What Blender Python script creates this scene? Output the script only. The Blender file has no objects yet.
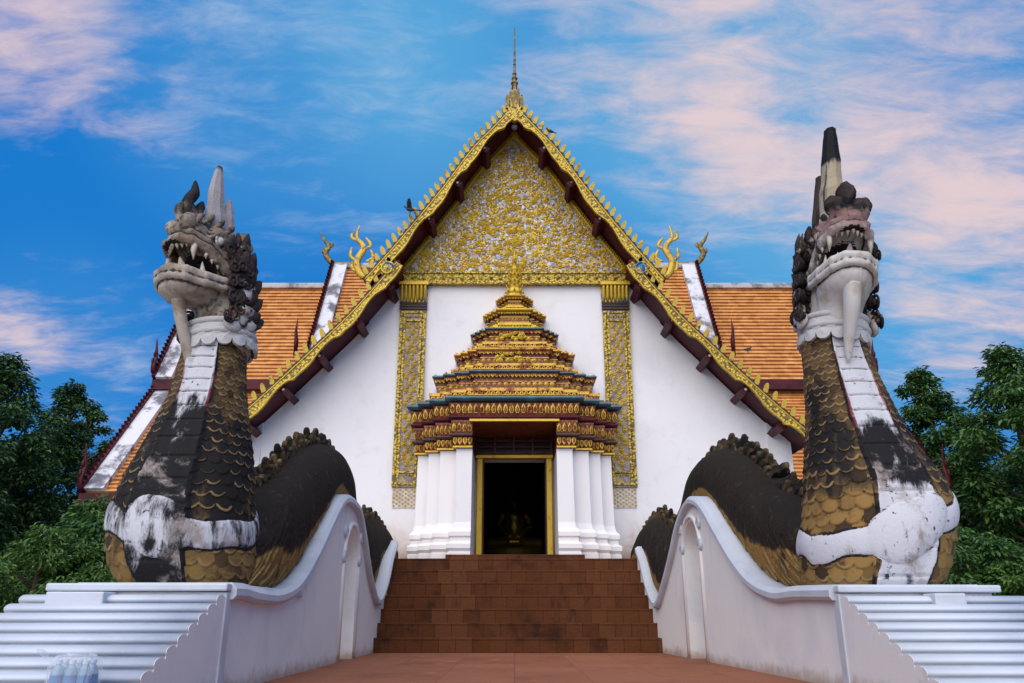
import bpy, math, random
import numpy as np
from mathutils import Vector, Matrix, noise as mnoise
random.seed(7); np.random.seed(7)
C = bpy.context.scene.collection
R = math.radians

# ------------------------------------------------------------------ camera
F = 800.0; YH = 615.0; CX = 514.5; CZ = 0.5
TH = math.atan((YH - 341.5) / F); CT, ST = math.cos(TH), math.sin(TH)
cam = bpy.data.cameras.new('camera'); cam.sensor_width = 36; cam.lens = F / 1024 * 36
cam.clip_start = 0.05; cam.clip_end = 2000; cam.shift_x = -(CX - 512) / 1024
camo = bpy.data.objects.new('camera', cam); C.objects.link(camo)
camo.location = (0, 0, CZ); camo.rotation_euler = (math.pi / 2 + TH, 0, 0)
S = bpy.context.scene; S.camera = camo

# ------------------------------------------------------------------ light
SUN_EL, SUN_AZ = 46, -17          # azimuth measured from straight behind the camera, minus = from the left
S.view_settings.view_transform = 'Standard'; S.view_settings.look = 'None'
S.view_settings.exposure = 0.2; S.view_settings.gamma = 1; S.view_settings.use_curve_mapping = False
sl = bpy.data.lights.new('sun', 'SUN'); sl.energy = 3.6; sl.angle = R(85); sl.color = (1, .93, .84)
so = bpy.data.objects.new('sun', sl); C.objects.link(so)
sdir = Vector((math.sin(R(SUN_AZ)) * math.cos(R(SUN_EL)), -math.cos(R(SUN_AZ)) * math.cos(R(SUN_EL)), math.sin(R(SUN_EL))))
so.rotation_euler = sdir.to_track_quat('Z', 'Y').to_euler(); so.location = (-6, -12, 14)

def pixdir(px, py):
    dx = (px - CX) / F; dy = (341.5 - py) / F
    return Vector((dx, CT - dy * ST, ST + dy * CT))
def P(px, py, Y=None, X=None, Z=None):
    """world point on the ray of a photograph pixel at a chosen distance"""
    d = pixdir(px, py)
    t = Y / d.y if Y is not None else (X / d.x if X is not None else (Z - CZ) / d.z)
    return Vector((d.x * t, d.y * t, d.z * t + CZ))

W = bpy.data.worlds.new('World'); S.world = W; W.use_nodes = True
wn = W.node_tree.nodes; wl = W.node_tree.links; wn.clear()
def N(t, **k):
    n = wn.new(t)
    for a, b in k.items():
        if a.startswith('i_'): n.inputs[a[2:].replace('_', ' ')].default_value = b
        else: setattr(n, a, b)
    return n
def wmath(op, a, b=None, c=None, clamp=False):
    n = wn.new('ShaderNodeMath'); n.operation = op; n.use_clamp = clamp
    for i, v in enumerate((a, b, c)):
        if v is None: continue
        if isinstance(v, (int, float)): n.inputs[i].default_value = v
        else: wl.new(v, n.inputs[i])
    return n.outputs[0]
def wmix(fac, a, b):
    n = wn.new('ShaderNodeMix'); n.data_type = 'RGBA'
    for s, v in ((0, fac), (6, a), (7, b)):
        if isinstance(v, (int, float)): n.inputs[s].default_value = v
        elif isinstance(v, tuple): n.inputs[s].default_value = (*v, 1)
        else: wl.new(v, n.inputs[s])
    return n.outputs[2]
tc = N('ShaderNodeTexCoord'); nd = N('ShaderNodeVectorMath', operation='NORMALIZE'); wl.new(tc.outputs['Generated'], nd.inputs[0])
DIR = nd.outputs[0]
sky = N('ShaderNodeTexSky', sky_type='NISHITA', sun_disc=False)
sky.sun_elevation = R(SUN_EL); sky.sun_rotation = math.atan2(sdir.x, sdir.y)
skm = N('ShaderNodeVectorMath', operation='SCALE'); skm.inputs['Scale'].default_value = 0.10; wl.new(sky.outputs[0], skm.inputs[0])
sep = N('ShaderNodeSeparateXYZ'); wl.new(DIR, sep.inputs[0])
def blob(px, py, deg, w=1.0):
    d = pixdir(px, py).normalized()
    v = N('ShaderNodeVectorMath', operation='DOT_PRODUCT'); wl.new(DIR, v.inputs[0]); v.inputs[1].default_value = d
    m = N('ShaderNodeMapRange', interpolation_type='SMOOTHSTEP'); wl.new(v.outputs['Value'], m.inputs[0])
    m.inputs[1].default_value = math.cos(R(deg)); m.inputs[2].default_value = 1; m.inputs[3].default_value = 0; m.inputs[4].default_value = w
    return m.outputs[0]
def addall(l):
    r = l[0]
    for x in l[1:]: r = wmath('ADD', r, x)
    return r
deep, pale = (.002, .19, .62), (.09, .38, .72)
light_zone = addall([blob(560, 20, 22, .7), blob(300, 60, 16, .45), blob(860, 330, 14, .5), blob(900, 150, 20, .55), blob(60, 350, 9, .2), blob(700,120,14,.35)])
base = wmix(wmath('MULTIPLY', light_zone, 1.0, clamp=True), deep, pale)
base = wmix(0.08, base, skm.outputs[0])
# cloud sheet: the direction projected on a high flat layer, so streaks run to the horizon
pz = wmath('ADD', sep.outputs['Z'], .22)
cmb = N('ShaderNodeCombineXYZ'); wl.new(wmath('DIVIDE', sep.outputs['X'], pz), cmb.inputs[0]); wl.new(wmath('DIVIDE', sep.outputs['Y'], pz), cmb.inputs[1])
mp = N('ShaderNodeMapping'); wl.new(cmb.outputs[0], mp.inputs[0]); mp.inputs['Rotation'].default_value = (0, 0, R(-14)); mp.inputs['Scale'].default_value = (.85, 1.9, 1)
n1 = N('ShaderNodeTexNoise', i_Scale=2.3, i_Detail=9.0, i_Roughness=.55, i_Distortion=.35); wl.new(mp.outputs[0], n1.inputs['Vector'])
n2 = N('ShaderNodeTexNoise', i_Scale=8.5, i_Detail=10.0, i_Roughness=.66, i_Distortion=.45); wl.new(mp.outputs[0], n2.inputs['Vector'])
dens = wmath('ADD', wmath('MULTIPLY', n1.outputs[0], .54), wmath('MULTIPLY', n2.outputs[0], .46))
cover = addall([blob(860, 70, 15, .085), blob(620, 30, 12, .12), blob(985, 290, 8, .175), blob(930, 170, 9, .08), blob(690, 170, 7, .09), blob(780, 150, 8, .10), blob(20, 40, 7, .17), blob(230, 50, 12, .08), blob(980, 80, 10, .10),
                blob(0, 345, 4, .16), blob(95, 365, 5, .06), blob(400, 20, 12, .08)])
cm = N('ShaderNodeMapRange', interpolation_type='SMOOTHSTEP'); wl.new(wmath('ADD', dens, cover), cm.inputs[0])
cm.inputs[1].default_value = .51; cm.inputs[2].default_value = .84; cm.inputs[3].default_value = 0; cm.inputs[4].default_value = .86
pink = addall([blob(900, 90, 22, 1), blob(990, 290, 14, 1), blob(20, 60, 12, 1), blob(0, 340, 9, .9), blob(640, 60, 14, .8)])
ccol = wmix(wmath('MULTIPLY', pink, 1.0, clamp=True), (.46, .60, .76), (.90, .65, .59))
ccol = wmix(wmath('MULTIPLY', n2.outputs[0], .35), ccol, (.60, .57, .70))
skyc = wmix(cm.outputs[0], base, ccol)
bg = N('ShaderNodeBackground'); wl.new(skyc, bg.inputs[0]); bg.inputs[1].default_value = 0.9
wo = N('ShaderNodeOutputWorld'); wl.new(bg.outputs[0], wo.inputs[0])

# ------------------------------------------------------------------ materials
MATS = {}
def mat(name, col, rough=.6, metal=0, layers=(), bump=None, spec=.4):
    """layers: (colour, kind, scale, lo, hi[, extra]); kinds noise / fine / attr / attrn / up / vor / streak / brick"""
    m = bpy.data.materials.new(name); m.use_nodes = True; nt = m.node_tree; n = nt.nodes; l = nt.links
    b = n['Principled BSDF']; b.inputs['Roughness'].default_value = rough; b.inputs['Metallic'].default_value = metal
    b.inputs['Specular IOR Level'].default_value = spec
    t = n.new('ShaderNodeTexCoord'); vec = t.outputs['Object']
    cur = None
    def mathn(op, a, c):
        q = n.new('ShaderNodeMath'); q.operation = op
        for i, v in enumerate((a, c)):
            if isinstance(v, (int, float)): q.inputs[i].default_value = v
            else: l.new(v, q.inputs[i])
        return q.outputs[0]
    def noisen(scale, detail=6, ro=.6, v=None, dist=.3):
        q = n.new('ShaderNodeTexNoise'); q.inputs['Scale'].default_value = scale; q.inputs['Detail'].default_value = detail
        q.inputs['Roughness'].default_value = ro; q.inputs['Distortion'].default_value = dist; l.new(v or vec, q.inputs['Vector']); return q.outputs[0]
    for L in layers:
        c, kind, sc, lo, hi = L[:5]; ex = L[5] if len(L) > 5 else None
        if kind == 'noise': f = noisen(sc)
        elif kind == 'fine': f = noisen(sc, 10, .75)
        elif kind == 'streak':
            mp_ = n.new('ShaderNodeMapping'); mp_.inputs['Scale'].default_value = ex or (1, 1, .12); l.new(vec, mp_.inputs[0]); f = noisen(sc, 6, .65, mp_.outputs[0])
        elif kind in ('attr', 'attrn'):
            a = n.new('ShaderNodeAttribute'); a.attribute_name = ex[0] if isinstance(ex, tuple) else ex; f = a.outputs['Fac']
            if kind == 'attrn':
                vv = None
                if len(ex) > 2:
                    mp_ = n.new('ShaderNodeMapping'); mp_.inputs['Scale'].default_value = ex[2]; l.new(vec, mp_.inputs[0]); vv = mp_.outputs[0]
                f = mathn('ADD', f, mathn('MULTIPLY', mathn('SUBTRACT', noisen(sc, 8, .7, vv), .5), ex[1]))
        elif kind == 'height':         # by object-space z with a ragged edge
            s3 = n.new('ShaderNodeSeparateXYZ'); l.new(vec, s3.inputs[0]); f = mathn('ADD', s3.outputs[ex[0]], mathn('MULTIPLY', mathn('SUBTRACT', noisen(sc, 8, .7), .5), ex[1]))
        elif kind == 'vor':
            q = n.new('ShaderNodeTexVoronoi'); q.inputs['Scale'].default_value = sc; l.new(vec, q.inputs['Vector'])
            if ex == 'cell':
                s3 = n.new('ShaderNodeSeparateColor'); l.new(q.outputs['Color'], s3.inputs[0]); f = s3.outputs[0]
            elif ex == 'cell2':
                s3 = n.new('ShaderNodeSeparateColor'); l.new(q.outputs['Color'], s3.inputs[0]); f = s3.outputs[1]
            else: f = q.outputs['Distance']
        elif kind == 'point':          # changes colour in concave creases, broken up by noise
            g = n.new('ShaderNodeNewGeometry'); f = mathn('ADD', g.outputs['Pointiness'], mathn('MULTIPLY', mathn('SUBTRACT', noisen(sc, 6, .7), .5), ex or .05))
        elif kind == 'geo':
            g = n.new('ShaderNodeNewGeometry'); f = g.outputs['Random Per Island']
        elif kind == 'tile':           # joints between square tiles; ex = (axes, width, height)
            mpv = n.new('ShaderNodeSeparateXYZ'); l.new(vec, mpv.inputs[0]); cb = n.new('ShaderNodeCombineXYZ')
            l.new(mpv.outputs[ex[0][0]], cb.inputs[0]); l.new(mpv.outputs[ex[0][1]], cb.inputs[1])
            q = n.new('ShaderNodeTexBrick'); l.new(cb.outputs[0], q.inputs['Vector']); q.offset = ex[3]; q.inputs['Scale'].default_value = 1
            q.inputs['Brick Width'].default_value = ex[1]; q.inputs['Row Height'].default_value = ex[2]; q.inputs['Mortar Size'].default_value = sc; q.inputs['Bias'].default_value = 0
            if len(ex) > 4:
                q.inputs['Color1'].default_value = (0, 0, 0, 1); q.inputs['Color2'].default_value = (1, 1, 1, 1); q.inputs['Mortar'].default_value = (.5, .5, .5, 1)
                s3 = n.new('ShaderNodeSeparateColor'); l.new(q.outputs['Color'], s3.inputs[0]); f = s3.outputs[0]
            else: f = q.outputs['Fac']
        mr = n.new('ShaderNodeMapRange'); mr.interpolation_type = 'SMOOTHSTEP' if hi - lo > .02 or lo > hi else 'LINEAR'
        l.new(f, mr.inputs[0]); mr.inputs[1].default_value = lo; mr.inputs[2].default_value = hi
        if kind == 'attr' and lo > hi: mr.inputs[1].default_value = lo
        mx = n.new('ShaderNodeMix'); mx.data_type = 'RGBA'; l.new(mr.outputs[0], mx.inputs[0])
        if cur is None: mx.inputs[6].default_value = (*col, 1)
        else: l.new(cur, mx.inputs[6])
        mx.inputs[7].default_value = (*c, 1); cur = mx.outputs[2]
    if cur is None: b.inputs['Base Color'].default_value = (*col, 1)
    else: l.new(cur, b.inputs['Base Color'])
    if bump:
        bn = n.new('ShaderNodeBump'); bn.inputs['Strength'].default_value = bump[1]; bn.inputs['Distance'].default_value = bump[2]
        if len(bump) > 3 and bump[3] == 'vor':
            q = n.new('ShaderNodeTexVoronoi'); q.inputs['Scale'].default_value = bump[0]; l.new(vec, q.inputs['Vector']); l.new(q.outputs['Distance'], bn.inputs['Height'])
        else: l.new(noisen(bump[0], 10, .65), bn.inputs['Height'])
        l.new(bn.outputs[0], b.inputs['Normal'])
    MATS[name] = m; return m

# ------------------------------------------------------------------ mesh builder
class MB:
    def __init__(s): s.v = []; s.f = []; s.m = []; s.sm = []; s.att = {}
    def add(s, vs, fs, mi=0, smooth=False):
        o = len(s.v); s.v += [tuple(v) for v in vs]
        for f in fs: s.f.append(tuple(o + i for i in f)); s.m.append(mi); s.sm.append(smooth)
        return o
    def box(s, a, b, mi=0):
        x0, y0, z0 = a; x1, y1, z1 = b
        s.add([(x0, y0, z0), (x1, y0, z0), (x1, y1, z0), (x0, y1, z0), (x0, y0, z1), (x1, y0, z1), (x1, y1, z1), (x0, y1, z1)],
              [(0, 3, 2, 1), (4, 5, 6, 7), (0, 1, 5, 4), (1, 2, 6, 5), (2, 3, 7, 6), (3, 0, 4, 7)], mi)
    def loft(s, rings, closed=True, caps=True, mi=0, smooth=True):
        n = len(rings[0]); vs = [p for r in rings for p in r]; fs = []
        for i in range(len(rings) - 1):
            for j in range(n if closed else n - 1):
                k = (j + 1) % n; fs.append((i * n + j, i * n + k, (i + 1) * n + k, (i + 1) * n + j))
        if caps and closed: fs += [tuple(range(n - 1, -1, -1)), tuple(range((len(rings) - 1) * n, len(rings) * n))]
        return s.add(vs, fs, mi, smooth)
    def tube(s, path, rad, n=10, mi=0, flat=1.0, up=Vector((0, 0, 1)), caps=True, smooth=True):
        path = [Vector(p) for p in path]; rings = []; pr = None
        for i, p in enumerate(path):
            t = (path[min(i + 1, len(path) - 1)] - path[max(i - 1, 0)]).normalized()
            if pr is None:
                u = up if abs(t.dot(up)) < .95 else Vector((1, 0, 0))
                a = t.cross(u).normalized()
            else: a = (pr - t * pr.dot(t)).normalized()
            pr = a; b = t.cross(a); r = rad[i] if hasattr(rad, '__len__') else rad
            rings.append([p + a * (math.cos(k / n * 6.2832) * r) + b * (math.sin(k / n * 6.2832) * r * flat) for k in range(n)])
        return s.loft(rings, caps=caps, mi=mi, smooth=smooth)
    def prism(s, poly, fn, d0, d1, mi=0):
        """polygon (u,v) extruded between depths d0,d1; fn(u,v,d) gives the point"""
        n = len(poly); vs = [fn(u, v, d0) for u, v in poly] + [fn(u, v, d1) for u, v in poly]
        s.add(vs, [tuple(range(n)), tuple(range(2 * n - 1, n - 1, -1))] + [(i, n + i, n + (i + 1) % n, (i + 1) % n) for i in range(n)], mi)
    def ball(s, c, r, mi=0, n=10, m=6, rot=None):
        c = Vector(c); r = (r, r, r) if not hasattr(r, '__len__') else r; rings = []
        for i in range(1, m):
            a = math.pi * i / m - math.pi / 2; ring = []
            for j in range(n):
                q = Vector((math.cos(a) * math.cos(j / n * 6.2832) * r[0], math.cos(a) * math.sin(j / n * 6.2832) * r[1], math.sin(a) * r[2]))
                if rot is not None: q = rot @ q
                ring.append(c + q)
            rings.append(ring)
        s.loft(rings, mi=mi)
    def build(s, name, mats, parent=None, bevel=0, loc=None):
        me = bpy.data.meshes.new(name)
        off = Vector(loc) if loc is not None else None
        me.from_pydata(s.v if off is None else [tuple(Vector(v) - off) for v in s.v], [], s.f)
        for m_ in (mats if isinstance(mats, (list, tuple)) else [mats]): me.materials.append(MATS[m_] if isinstance(m_, str) else m_)
        me.polygons.foreach_set('material_index', s.m); me.polygons.foreach_set('use_smooth', s.sm)
        for k, a in s.att.items():
            at = me.attributes.new(k, 'FLOAT', 'POINT'); at.data.foreach_set('value', np.asarray(a, dtype=np.float32))
        import bmesh
        bm = bmesh.new(); bm.from_mesh(me); bmesh.ops.recalc_face_normals(bm, faces=bm.faces); bm.to_mesh(me); bm.free()
        o = bpy.data.objects.new(name, me); C.objects.link(o)
        if parent: o.parent = parent
        if off is not None: o.location = off
        if bevel:
            b = o.modifiers.new('bevel', 'BEVEL'); b.width = bevel; b.segments = 2; b.limit_method = 'ANGLE'; b.angle_limit = R(40)
        return o
def thing(name, label, cat, loc=(0, 0, 0), group=None, rz=0):
    o = bpy.data.objects.new(name, None); C.objects.link(o); o.location = loc; o.rotation_euler.z = rz; o.empty_display_size = .2
    return tag(o, label, cat, group)
def tag(o, label=None, cat=None, group=None, kind=None):
    for k, v in (('label', label), ('category', cat), ('group', group), ('kind', kind)):
        if v: o[k] = v
    return o
def smooth_curve(pts, n):
    """Catmull-Rom through points"""
    pts = [Vector(p) for p in pts]; out = []
    m = len(pts) - 1
    for i in range(n):
        t = i / (n - 1) * m; k = min(int(t), m - 1); u = t - k
        a, b, c, d = pts[max(k - 1, 0)], pts[k], pts[k + 1], pts[min(k + 2, m)]
        out.append(.5 * ((2 * b) + (c - a) * u + (2 * a - 5 * b + 4 * c - d) * u * u + (3 * b - a - 3 * c + d) * u ** 3))
    return out
def surface_nets(D, o, h):
    """numpy surface nets of a sampled distance field D at level 0"""
    nx, ny, nz = D.shape; s = D < 0
    cnt = np.zeros((nx - 1, ny - 1, nz - 1)); acc = np.zeros((nx - 1, ny - 1, nz - 1, 3)); base = np.stack(np.meshgrid(*[np.arange(k - 1) for k in D.shape], indexing='ij'), -1).astype(float)
    cor = [(i, j, k) for i in (0, 1) for j in (0, 1) for k in (0, 1)]
    sl = lambda A, c: A[c[0]:c[0] + nx - 1, c[1]:c[1] + ny - 1, c[2]:c[2] + nz - 1]
    for a in cor:
        for ax in range(3):
            if a[ax]: continue
            b = list(a); b[ax] = 1
            da, db = sl(D, a), sl(D, b); x = (da < 0) != (db < 0)
            t = np.where(x, da / np.where(x, da - db, 1), 0)
            p = np.array(a, float)[None, None, None] * np.ones(da.shape + (1,)); p[..., ax] += t
            acc += np.where(x[..., None], p, 0); cnt += x
    act = cnt > 0; idx = -np.ones(act.shape, int); idx[act] = np.arange(act.sum())
    V = (base[act] + acc[act] / cnt[act][:, None]) * h + np.array(o)
    Fs = []
    for ax in range(3):
        sh = [slice(1, -1)] * 3; sh[ax] = slice(0, -1)
        sh2 = [slice(1, -1)] * 3; sh2[ax] = slice(1, None)
        x = s[tuple(sh)] != s[tuple(sh2)]; I = np.argwhere(x)
        I = I + np.array([0 if k == ax else 1 for k in range(3)])
        u, w = (ax + 1) % 3, (ax + 2) % 3; eu = np.eye(3, dtype=int)[u]; ew = np.eye(3, dtype=int)[w]
        q = [I, I - eu, I - eu - ew, I - ew]
        q = [idx[tuple(np.clip(k, 0, np.array(idx.shape) - 1).T)] for k in q]
        Fq = np.stack(q, -1); Fs.append(Fq[(Fq >= 0).all(1)])
    return V, np.concatenate(Fs)
# ------------------------------------------------------------------ colours
mat('plaza_tile', (.25, .092, .045), .75, layers=[((.19, .066, .034), 'noise', 1.3, .45, .7), ((.33, .14, .08), 'fine', 9, .5, .8), ((.28, .105, .055), 'tile', .004, .3, 1, ((0, 1), .62, .62, 0, 1)), ((.42, .22, .13), 'noise', 3.1, .60, .78), ((.15, .06, .035), 'tile', .004, .2, .9, ((0, 1), .62, .62, 0))], bump=(30, .15, .01), spec=.15)
mat('stair_tile', (.10, .033, .012), .8, layers=[((.042, .015, .008), 'noise', 2.2, .45, .7), ((.125, .045, .018), 'tile', .005, .2, 1, ((0, 2), .235, 10, .5, 1)), ((.16, .075, .04), 'fine', 5, .60, .78), ((.02, .012, .010), 'streak', 3, .58, .72, (1, 1, .4)), ((.035, .015, .009), 'tile', .004, .3, .8, ((0, 2), .235, 10, .5))], bump=(18, .5, .02), spec=.12)
mat('white_wall', (.84, .805, .80), .75, layers=[((.72, .69, .69), 'noise', .5, .5, .8), ((.68, .65, .64), 'streak', 1.6, .55, .8, (1, 1, .09)), ((.75, .72, .70), 'fine', 2.2, .5, .7), ((.56, .45, .37), 'height', 2.2, 2.5, 1.3, (2, 1.5)), ((.36, .25, .18), 'height', 3, 1.95, 1.2, (2, 1.3)), ((.5, .43, .37), 'fine', 3.2, .69, .78)], bump=(9, .12, .02))
mat('white_plaster', (.80, .765, .715), .65, layers=[((.66, .645, .65), 'noise', 1.1, .45, .75), ((.42, .43, .48), 'streak', 3.2, .58, .85), ((.34, .32, .31), 'fine', 3.3, .66, .76), ((.46, .36, .28), 'height', 4, .13, -.02, (2, .30))], bump=(14, .18, .01))
mat('coping_white', (.53, .555, .60), .5, layers=[((.42, .44, .48), 'noise', 1.6, .5, .75), ((.46, .47, .50), 'streak', 5, .52, .75, (.2, 1, 1)), ((.2, .2, .2), 'fine', 6, .68, .8)], bump=(14, .15, .01))
mat('portal_white', (.83, .79, .77), .55, layers=[((.72, .66, .64), 'streak', 2.5, .5, .8), ((.7, .55, .5), 'noise', 1.4, .6, .85)], bump=(20, .08, .01))
mat('gold', (.62, .40, .035), .42, .35, layers=[((.40, .20, .02), 'noise', 7, .5, .75), ((.85, .62, .10), 'fine', 30, .55, .75)], bump=(60, .25, .01))
mat('old_gold', (.60, .35, .05), .45, .4, layers=[((.20, .05, .02), 'noise', 7, .48, .62), ((.78, .52, .10), 'fine', 30, .52, .70)], bump=(50, .3, .01))
mat('gold_dots', (.52, .34, .03), .45, .3, layers=[((.75, .58, .10), 'vor', 22, .35, .1), ((.14, .10, .03), 'vor', 22, .46, .68)], bump=(22, .6, .02, 'vor'))
mat('mosaic_grey', (.24, .20, .20), .4, .1, layers=[((.36, .33, .37), 'vor', 13, .4, .6, 'cell'), ((.16, .12, .12), 'vor', 13, .75, .85, 'cell2'), ((.52, .36, .06), 'vor', 21, .62, .7, 'cell'), ((.62, .63, .70), 'vor', 30, .8, .88, 'cell'), ((.10, .08, .08), 'fine', 3, .6, .75)], bump=(18, .5, .015, 'vor'))
mat('panel_mosaic', (.22, .17, .14), .5, .1, layers=[((.50, .33, .05), 'vor', 19, .55, .62, 'cell2'), ((.30, .26, .28), 'vor', 24, .4, .7, 'cell'), ((.14, .10, .10), 'noise', 5, .5, .7)], bump=(24, .4, .01, 'vor'))
mat('faded_base', (.60, .49, .35), .75, layers=[((.74, .70, .66), 'noise', 4, .45, .65), ((.42, .30, .17), 'fine', 9, .54, .72)])
mat('faded_gold', (.52, .38, .19), .7, .0, layers=[((.70, .63, .55), 'noise', 5, .45, .62), ((.36, .22, .08), 'fine', 14, .55, .75)])
mat('maroon', (.085, .010, .018), .5, layers=[((.03, .006, .009), 'noise', 3, .45, .7), ((.09, .018, .022), 'streak', 6, .55, .8)], bump=(20, .15, .005), spec=.2)
mat('fin_gold', (.46, .31, .03), .5, .25, layers=[((.20, .12, .02), 'noise', 5, .5, .68), ((.05, .05, .05), 'noise', 11, .58, .68), ((.66, .48, .07), 'fine', 14, .56, .7)], bump=(40, .4, .01))
mat('dark_gold', (.16, .11, .03), .5, .3, layers=[((.40, .28, .05), 'noise', 9, .5, .65), ((.04, .03, .025), 'noise', 14, .55, .7)])
mat('red_lacquer', (.20, .028, .016), .45, layers=[((.09, .016, .012), 'noise', 5, .45, .7), ((.38, .19, .03), 'fine', 20, .50, .62)])
mat('beam_red', (.20, .015, .03), .4)
mat('dark_band', (.045, .022, .018), .5, layers=[((.12, .06, .03), 'noise', 8, .5, .8)])
mat('blue_roll', (.018, .055, .085), .3, .0, layers=[((.03, .14, .15), 'noise', 4, .5, .7), ((.02, .025, .04), 'fine', 9, .5, .7)], bump=(25, .3, .01), spec=.6)
mat('blue_gold', (.55, .40, .06), .4, .4, layers=[((.03, .14, .30), 'noise', 5, .48, .56), ((.65, .7, .6), 'fine', 9, .62, .7)])
mat('naga_gold', (.58, .36, .03), .45, .3, layers=[((.28, .05, .03), 'fine', 9, .56, .62), ((.03, .09, .16), 'fine', 12, .54, .60), ((.06, .05, .04), 'fine', 9, .60, .68)])
mat('roof_tile', (.63, .29, .09), .75, layers=[((.50, .20, .05), 'tile', .0, .1, .9, ((0, 2), .17, .1185, .5, 1)), ((.76, .40, .13), 'noise', 3, .5, .75), ((.36, .15, .055), 'fine', 1.7, .55, .75), ((.22, .17, .12), 'fine', 4, .66, .76)], bump=(20, .2, .01))
mat('ridge_mortar', (.50, .48, .47), .8, layers=[((.20, .19, .20), 'noise', 2.2, .45, .62), ((.75, .72, .70), 'fine', 5, .55, .75)], bump=(14, .3, .02))
mat('verge_white', (.66, .64, .66), .75, layers=[((.14, .13, .15), 'noise', 1.8, .48, .62), ((.4, .38, .4), 'fine', 6, .55, .75)], bump=(14, .3, .02))
mat('cream_wall', (.60, .46, .28), .8, layers=[((.45, .33, .2), 'noise', 2, .5, .75)])
mat('dark_wood', (.035, .014, .010), .5, layers=[((.06, .022, .014), 'streak', 12, .45, .7, (1, 1, .1))])
mat('lattice_wood', (.12, .035, .02), .5, layers=[((.06, .018, .012), 'noise', 6, .45, .7)])
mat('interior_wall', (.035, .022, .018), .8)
mat('statue_gold', (.50, .30, .06), .35, .7)
mat('grass', (.05, .075, .022), .9, layers=[((.09, .075, .04), 'noise', .6, .45, .7), ((.03, .05, .014), 'fine', 5, .45, .7)], bump=(20, .5, .03))
mat('bounce_paving', (.50, .47, .43), .85, layers=[((.40, .37, .34), 'noise', .8, .4, .7)], bump=(25, .3, .01))  # pale tone raised so the yard bounces light onto the walls

# ------------------------------------------------------------------ ground
g = MB(); g.box((-400, -200, -.5), (400, 700, -.02)); tag(g.build('ground', 'grass'), kind='structure')
g = MB(); g.box((-2.6, 2.2, -.1), (2.75, 12.2, 0)); tag(g.build('plaza', 'plaza_tile'), kind='structure')
g = MB(); g.box((-12, -20, -.1), (-2.6, 13, -.008)); g.box((2.75, -20, -.1), (12, 13, -.008)); g.box((-2.6, -20, -.1), (2.75, 2.2, -.008)); tag(g.build('paved_bounce_yard', 'bounce_paving'), kind='structure')  # light concrete, stretched unseen behind the camera as added bounce light

# ------------------------------------------------------------------ stairs
STA0, STA1, STZ = 11.93, 13.45, 1.37
st = thing('staircase', 'broad brown tiled staircase rising between the two white wavy walls to the temple door', 'staircase', (0, 12.6, 0))
nst = 7
for i in range(nst):
    y = STA0 + (STA1 - STA0) * i / (nst - 1); z0, z1 = STZ * i / nst, STZ * (i + 1) / nst
    m = MB(); y1 = y + (STA1 - STA0) / (nst - 1) + .02 if i < nst - 1 else 15.15
    m.box((-1.985, y, z0 - (0 if i == 0 else .01)), (2.06, y1, z1 - .028)); m.box((-1.985, y - .005, z1 - .028), (2.06, y1, z1))
    o = m.build('step', 'stair_tile', st, bevel=.006, loc=(0, 12.6, 0)); o.location = (0, 0, 0)
    o.data.transform(Matrix.Translation((.083 * (i % 3), 0, 0))); o.location.x = -.083 * (i % 3)
m = MB(); m.box((-1.14, 13.62, STZ), (1.16, 14.9, STZ + .075)); m.build('door_step', 'stair_tile', st, bevel=.006, loc=(0, 12.6, 0)).location = (0, 0, 0)

# ------------------------------------------------------------------ temple hall
YF = 15.2; YB = 14.4; KB = 14.4 / 14.1
UP = [(0, 10.53), (.45, 9.98), (.903, 9.43), (1.49, 8.52), (2.24, 7.45), (2.90, 6.58)]
LOW = [(2.30, 6.95), (2.46, 6.74), (3.10, 5.91), (3.80, 5.15), (4.39, 4.52), (4.90, 4.00), (5.42, 3.50)]
UPc = smooth_curve([(x * KB, 0, (z - CZ) * KB + CZ) for x, z in UP], 60); LOWc = smooth_curve([(x * KB, 0, (z - CZ) * KB + CZ) for x, z in LOW], 60)
HL = thing('temple_hall', 'white temple hall with gilded gable, tiered ornate doorway and orange tiled side wings', 'temple', (0, YF, 0))
def part(m, name, mats, parent=None, bevel=0):
    """a part of the hall; geometry is given in world coordinates"""
    p = parent or HL
    o = m.build(name, mats, p, bevel)
    o.matrix_parent_inverse = Matrix.Identity(4)
    if p is HL: o.data.transform(Matrix.Translation(-HL.location))
    else: o.data.transform(Matrix.Translation(-HL.location))
    return o
def offs(curve, d):
    """offset a roof curve downwards/inwards along its normal (works on the x>0 side)"""
    out = []
    for i, p in enumerate(curve):
        t = (curve[min(i + 1, len(curve) - 1)] - curve[max(i - 1, 0)]).normalized()
        out.append(p + Vector((-(-t.z), 0, 0)) * 0 + Vector((t.z, 0, -t.x)) * d)
    return out
# front wall with the door hole
DW, DH = .62, 3.30
def under(x):
    """height of the roof underside above |x|"""
    x = abs(x)
    for cv, d in ((UPc, .13), (LOWc, .13)):
        c2 = offs(cv, d)
        for a, b in zip(c2, c2[1:]):
            if a.x <= x <= b.x: return a.z + (b.z - a.z) * (x - a.x) / max(b.x - a.x, 1e-6)
    return 3.3
m = MB()
xs = [DW + (5.28 - DW) * i / 40 for i in range(41)]
topz = [min(under(x), 6.97) for x in xs]
for s in (-1, 1):
    poly = [(s * xs[0], -.2)] + [(s * xs[-1], -.2)] + [(s * x, z) for x, z in zip(xs[::-1], topz[::-1])]
    m.prism(poly, lambda u, v, d: (u, d, v), YF, YF + .28)
m.prism([(-DW, DH), (DW, DH), (DW, 6.97), (-DW, 6.97)], lambda u, v, d: (u, d, v), YF, YF + .28)
part(m, 'front_wall', 'white_wall')
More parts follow.
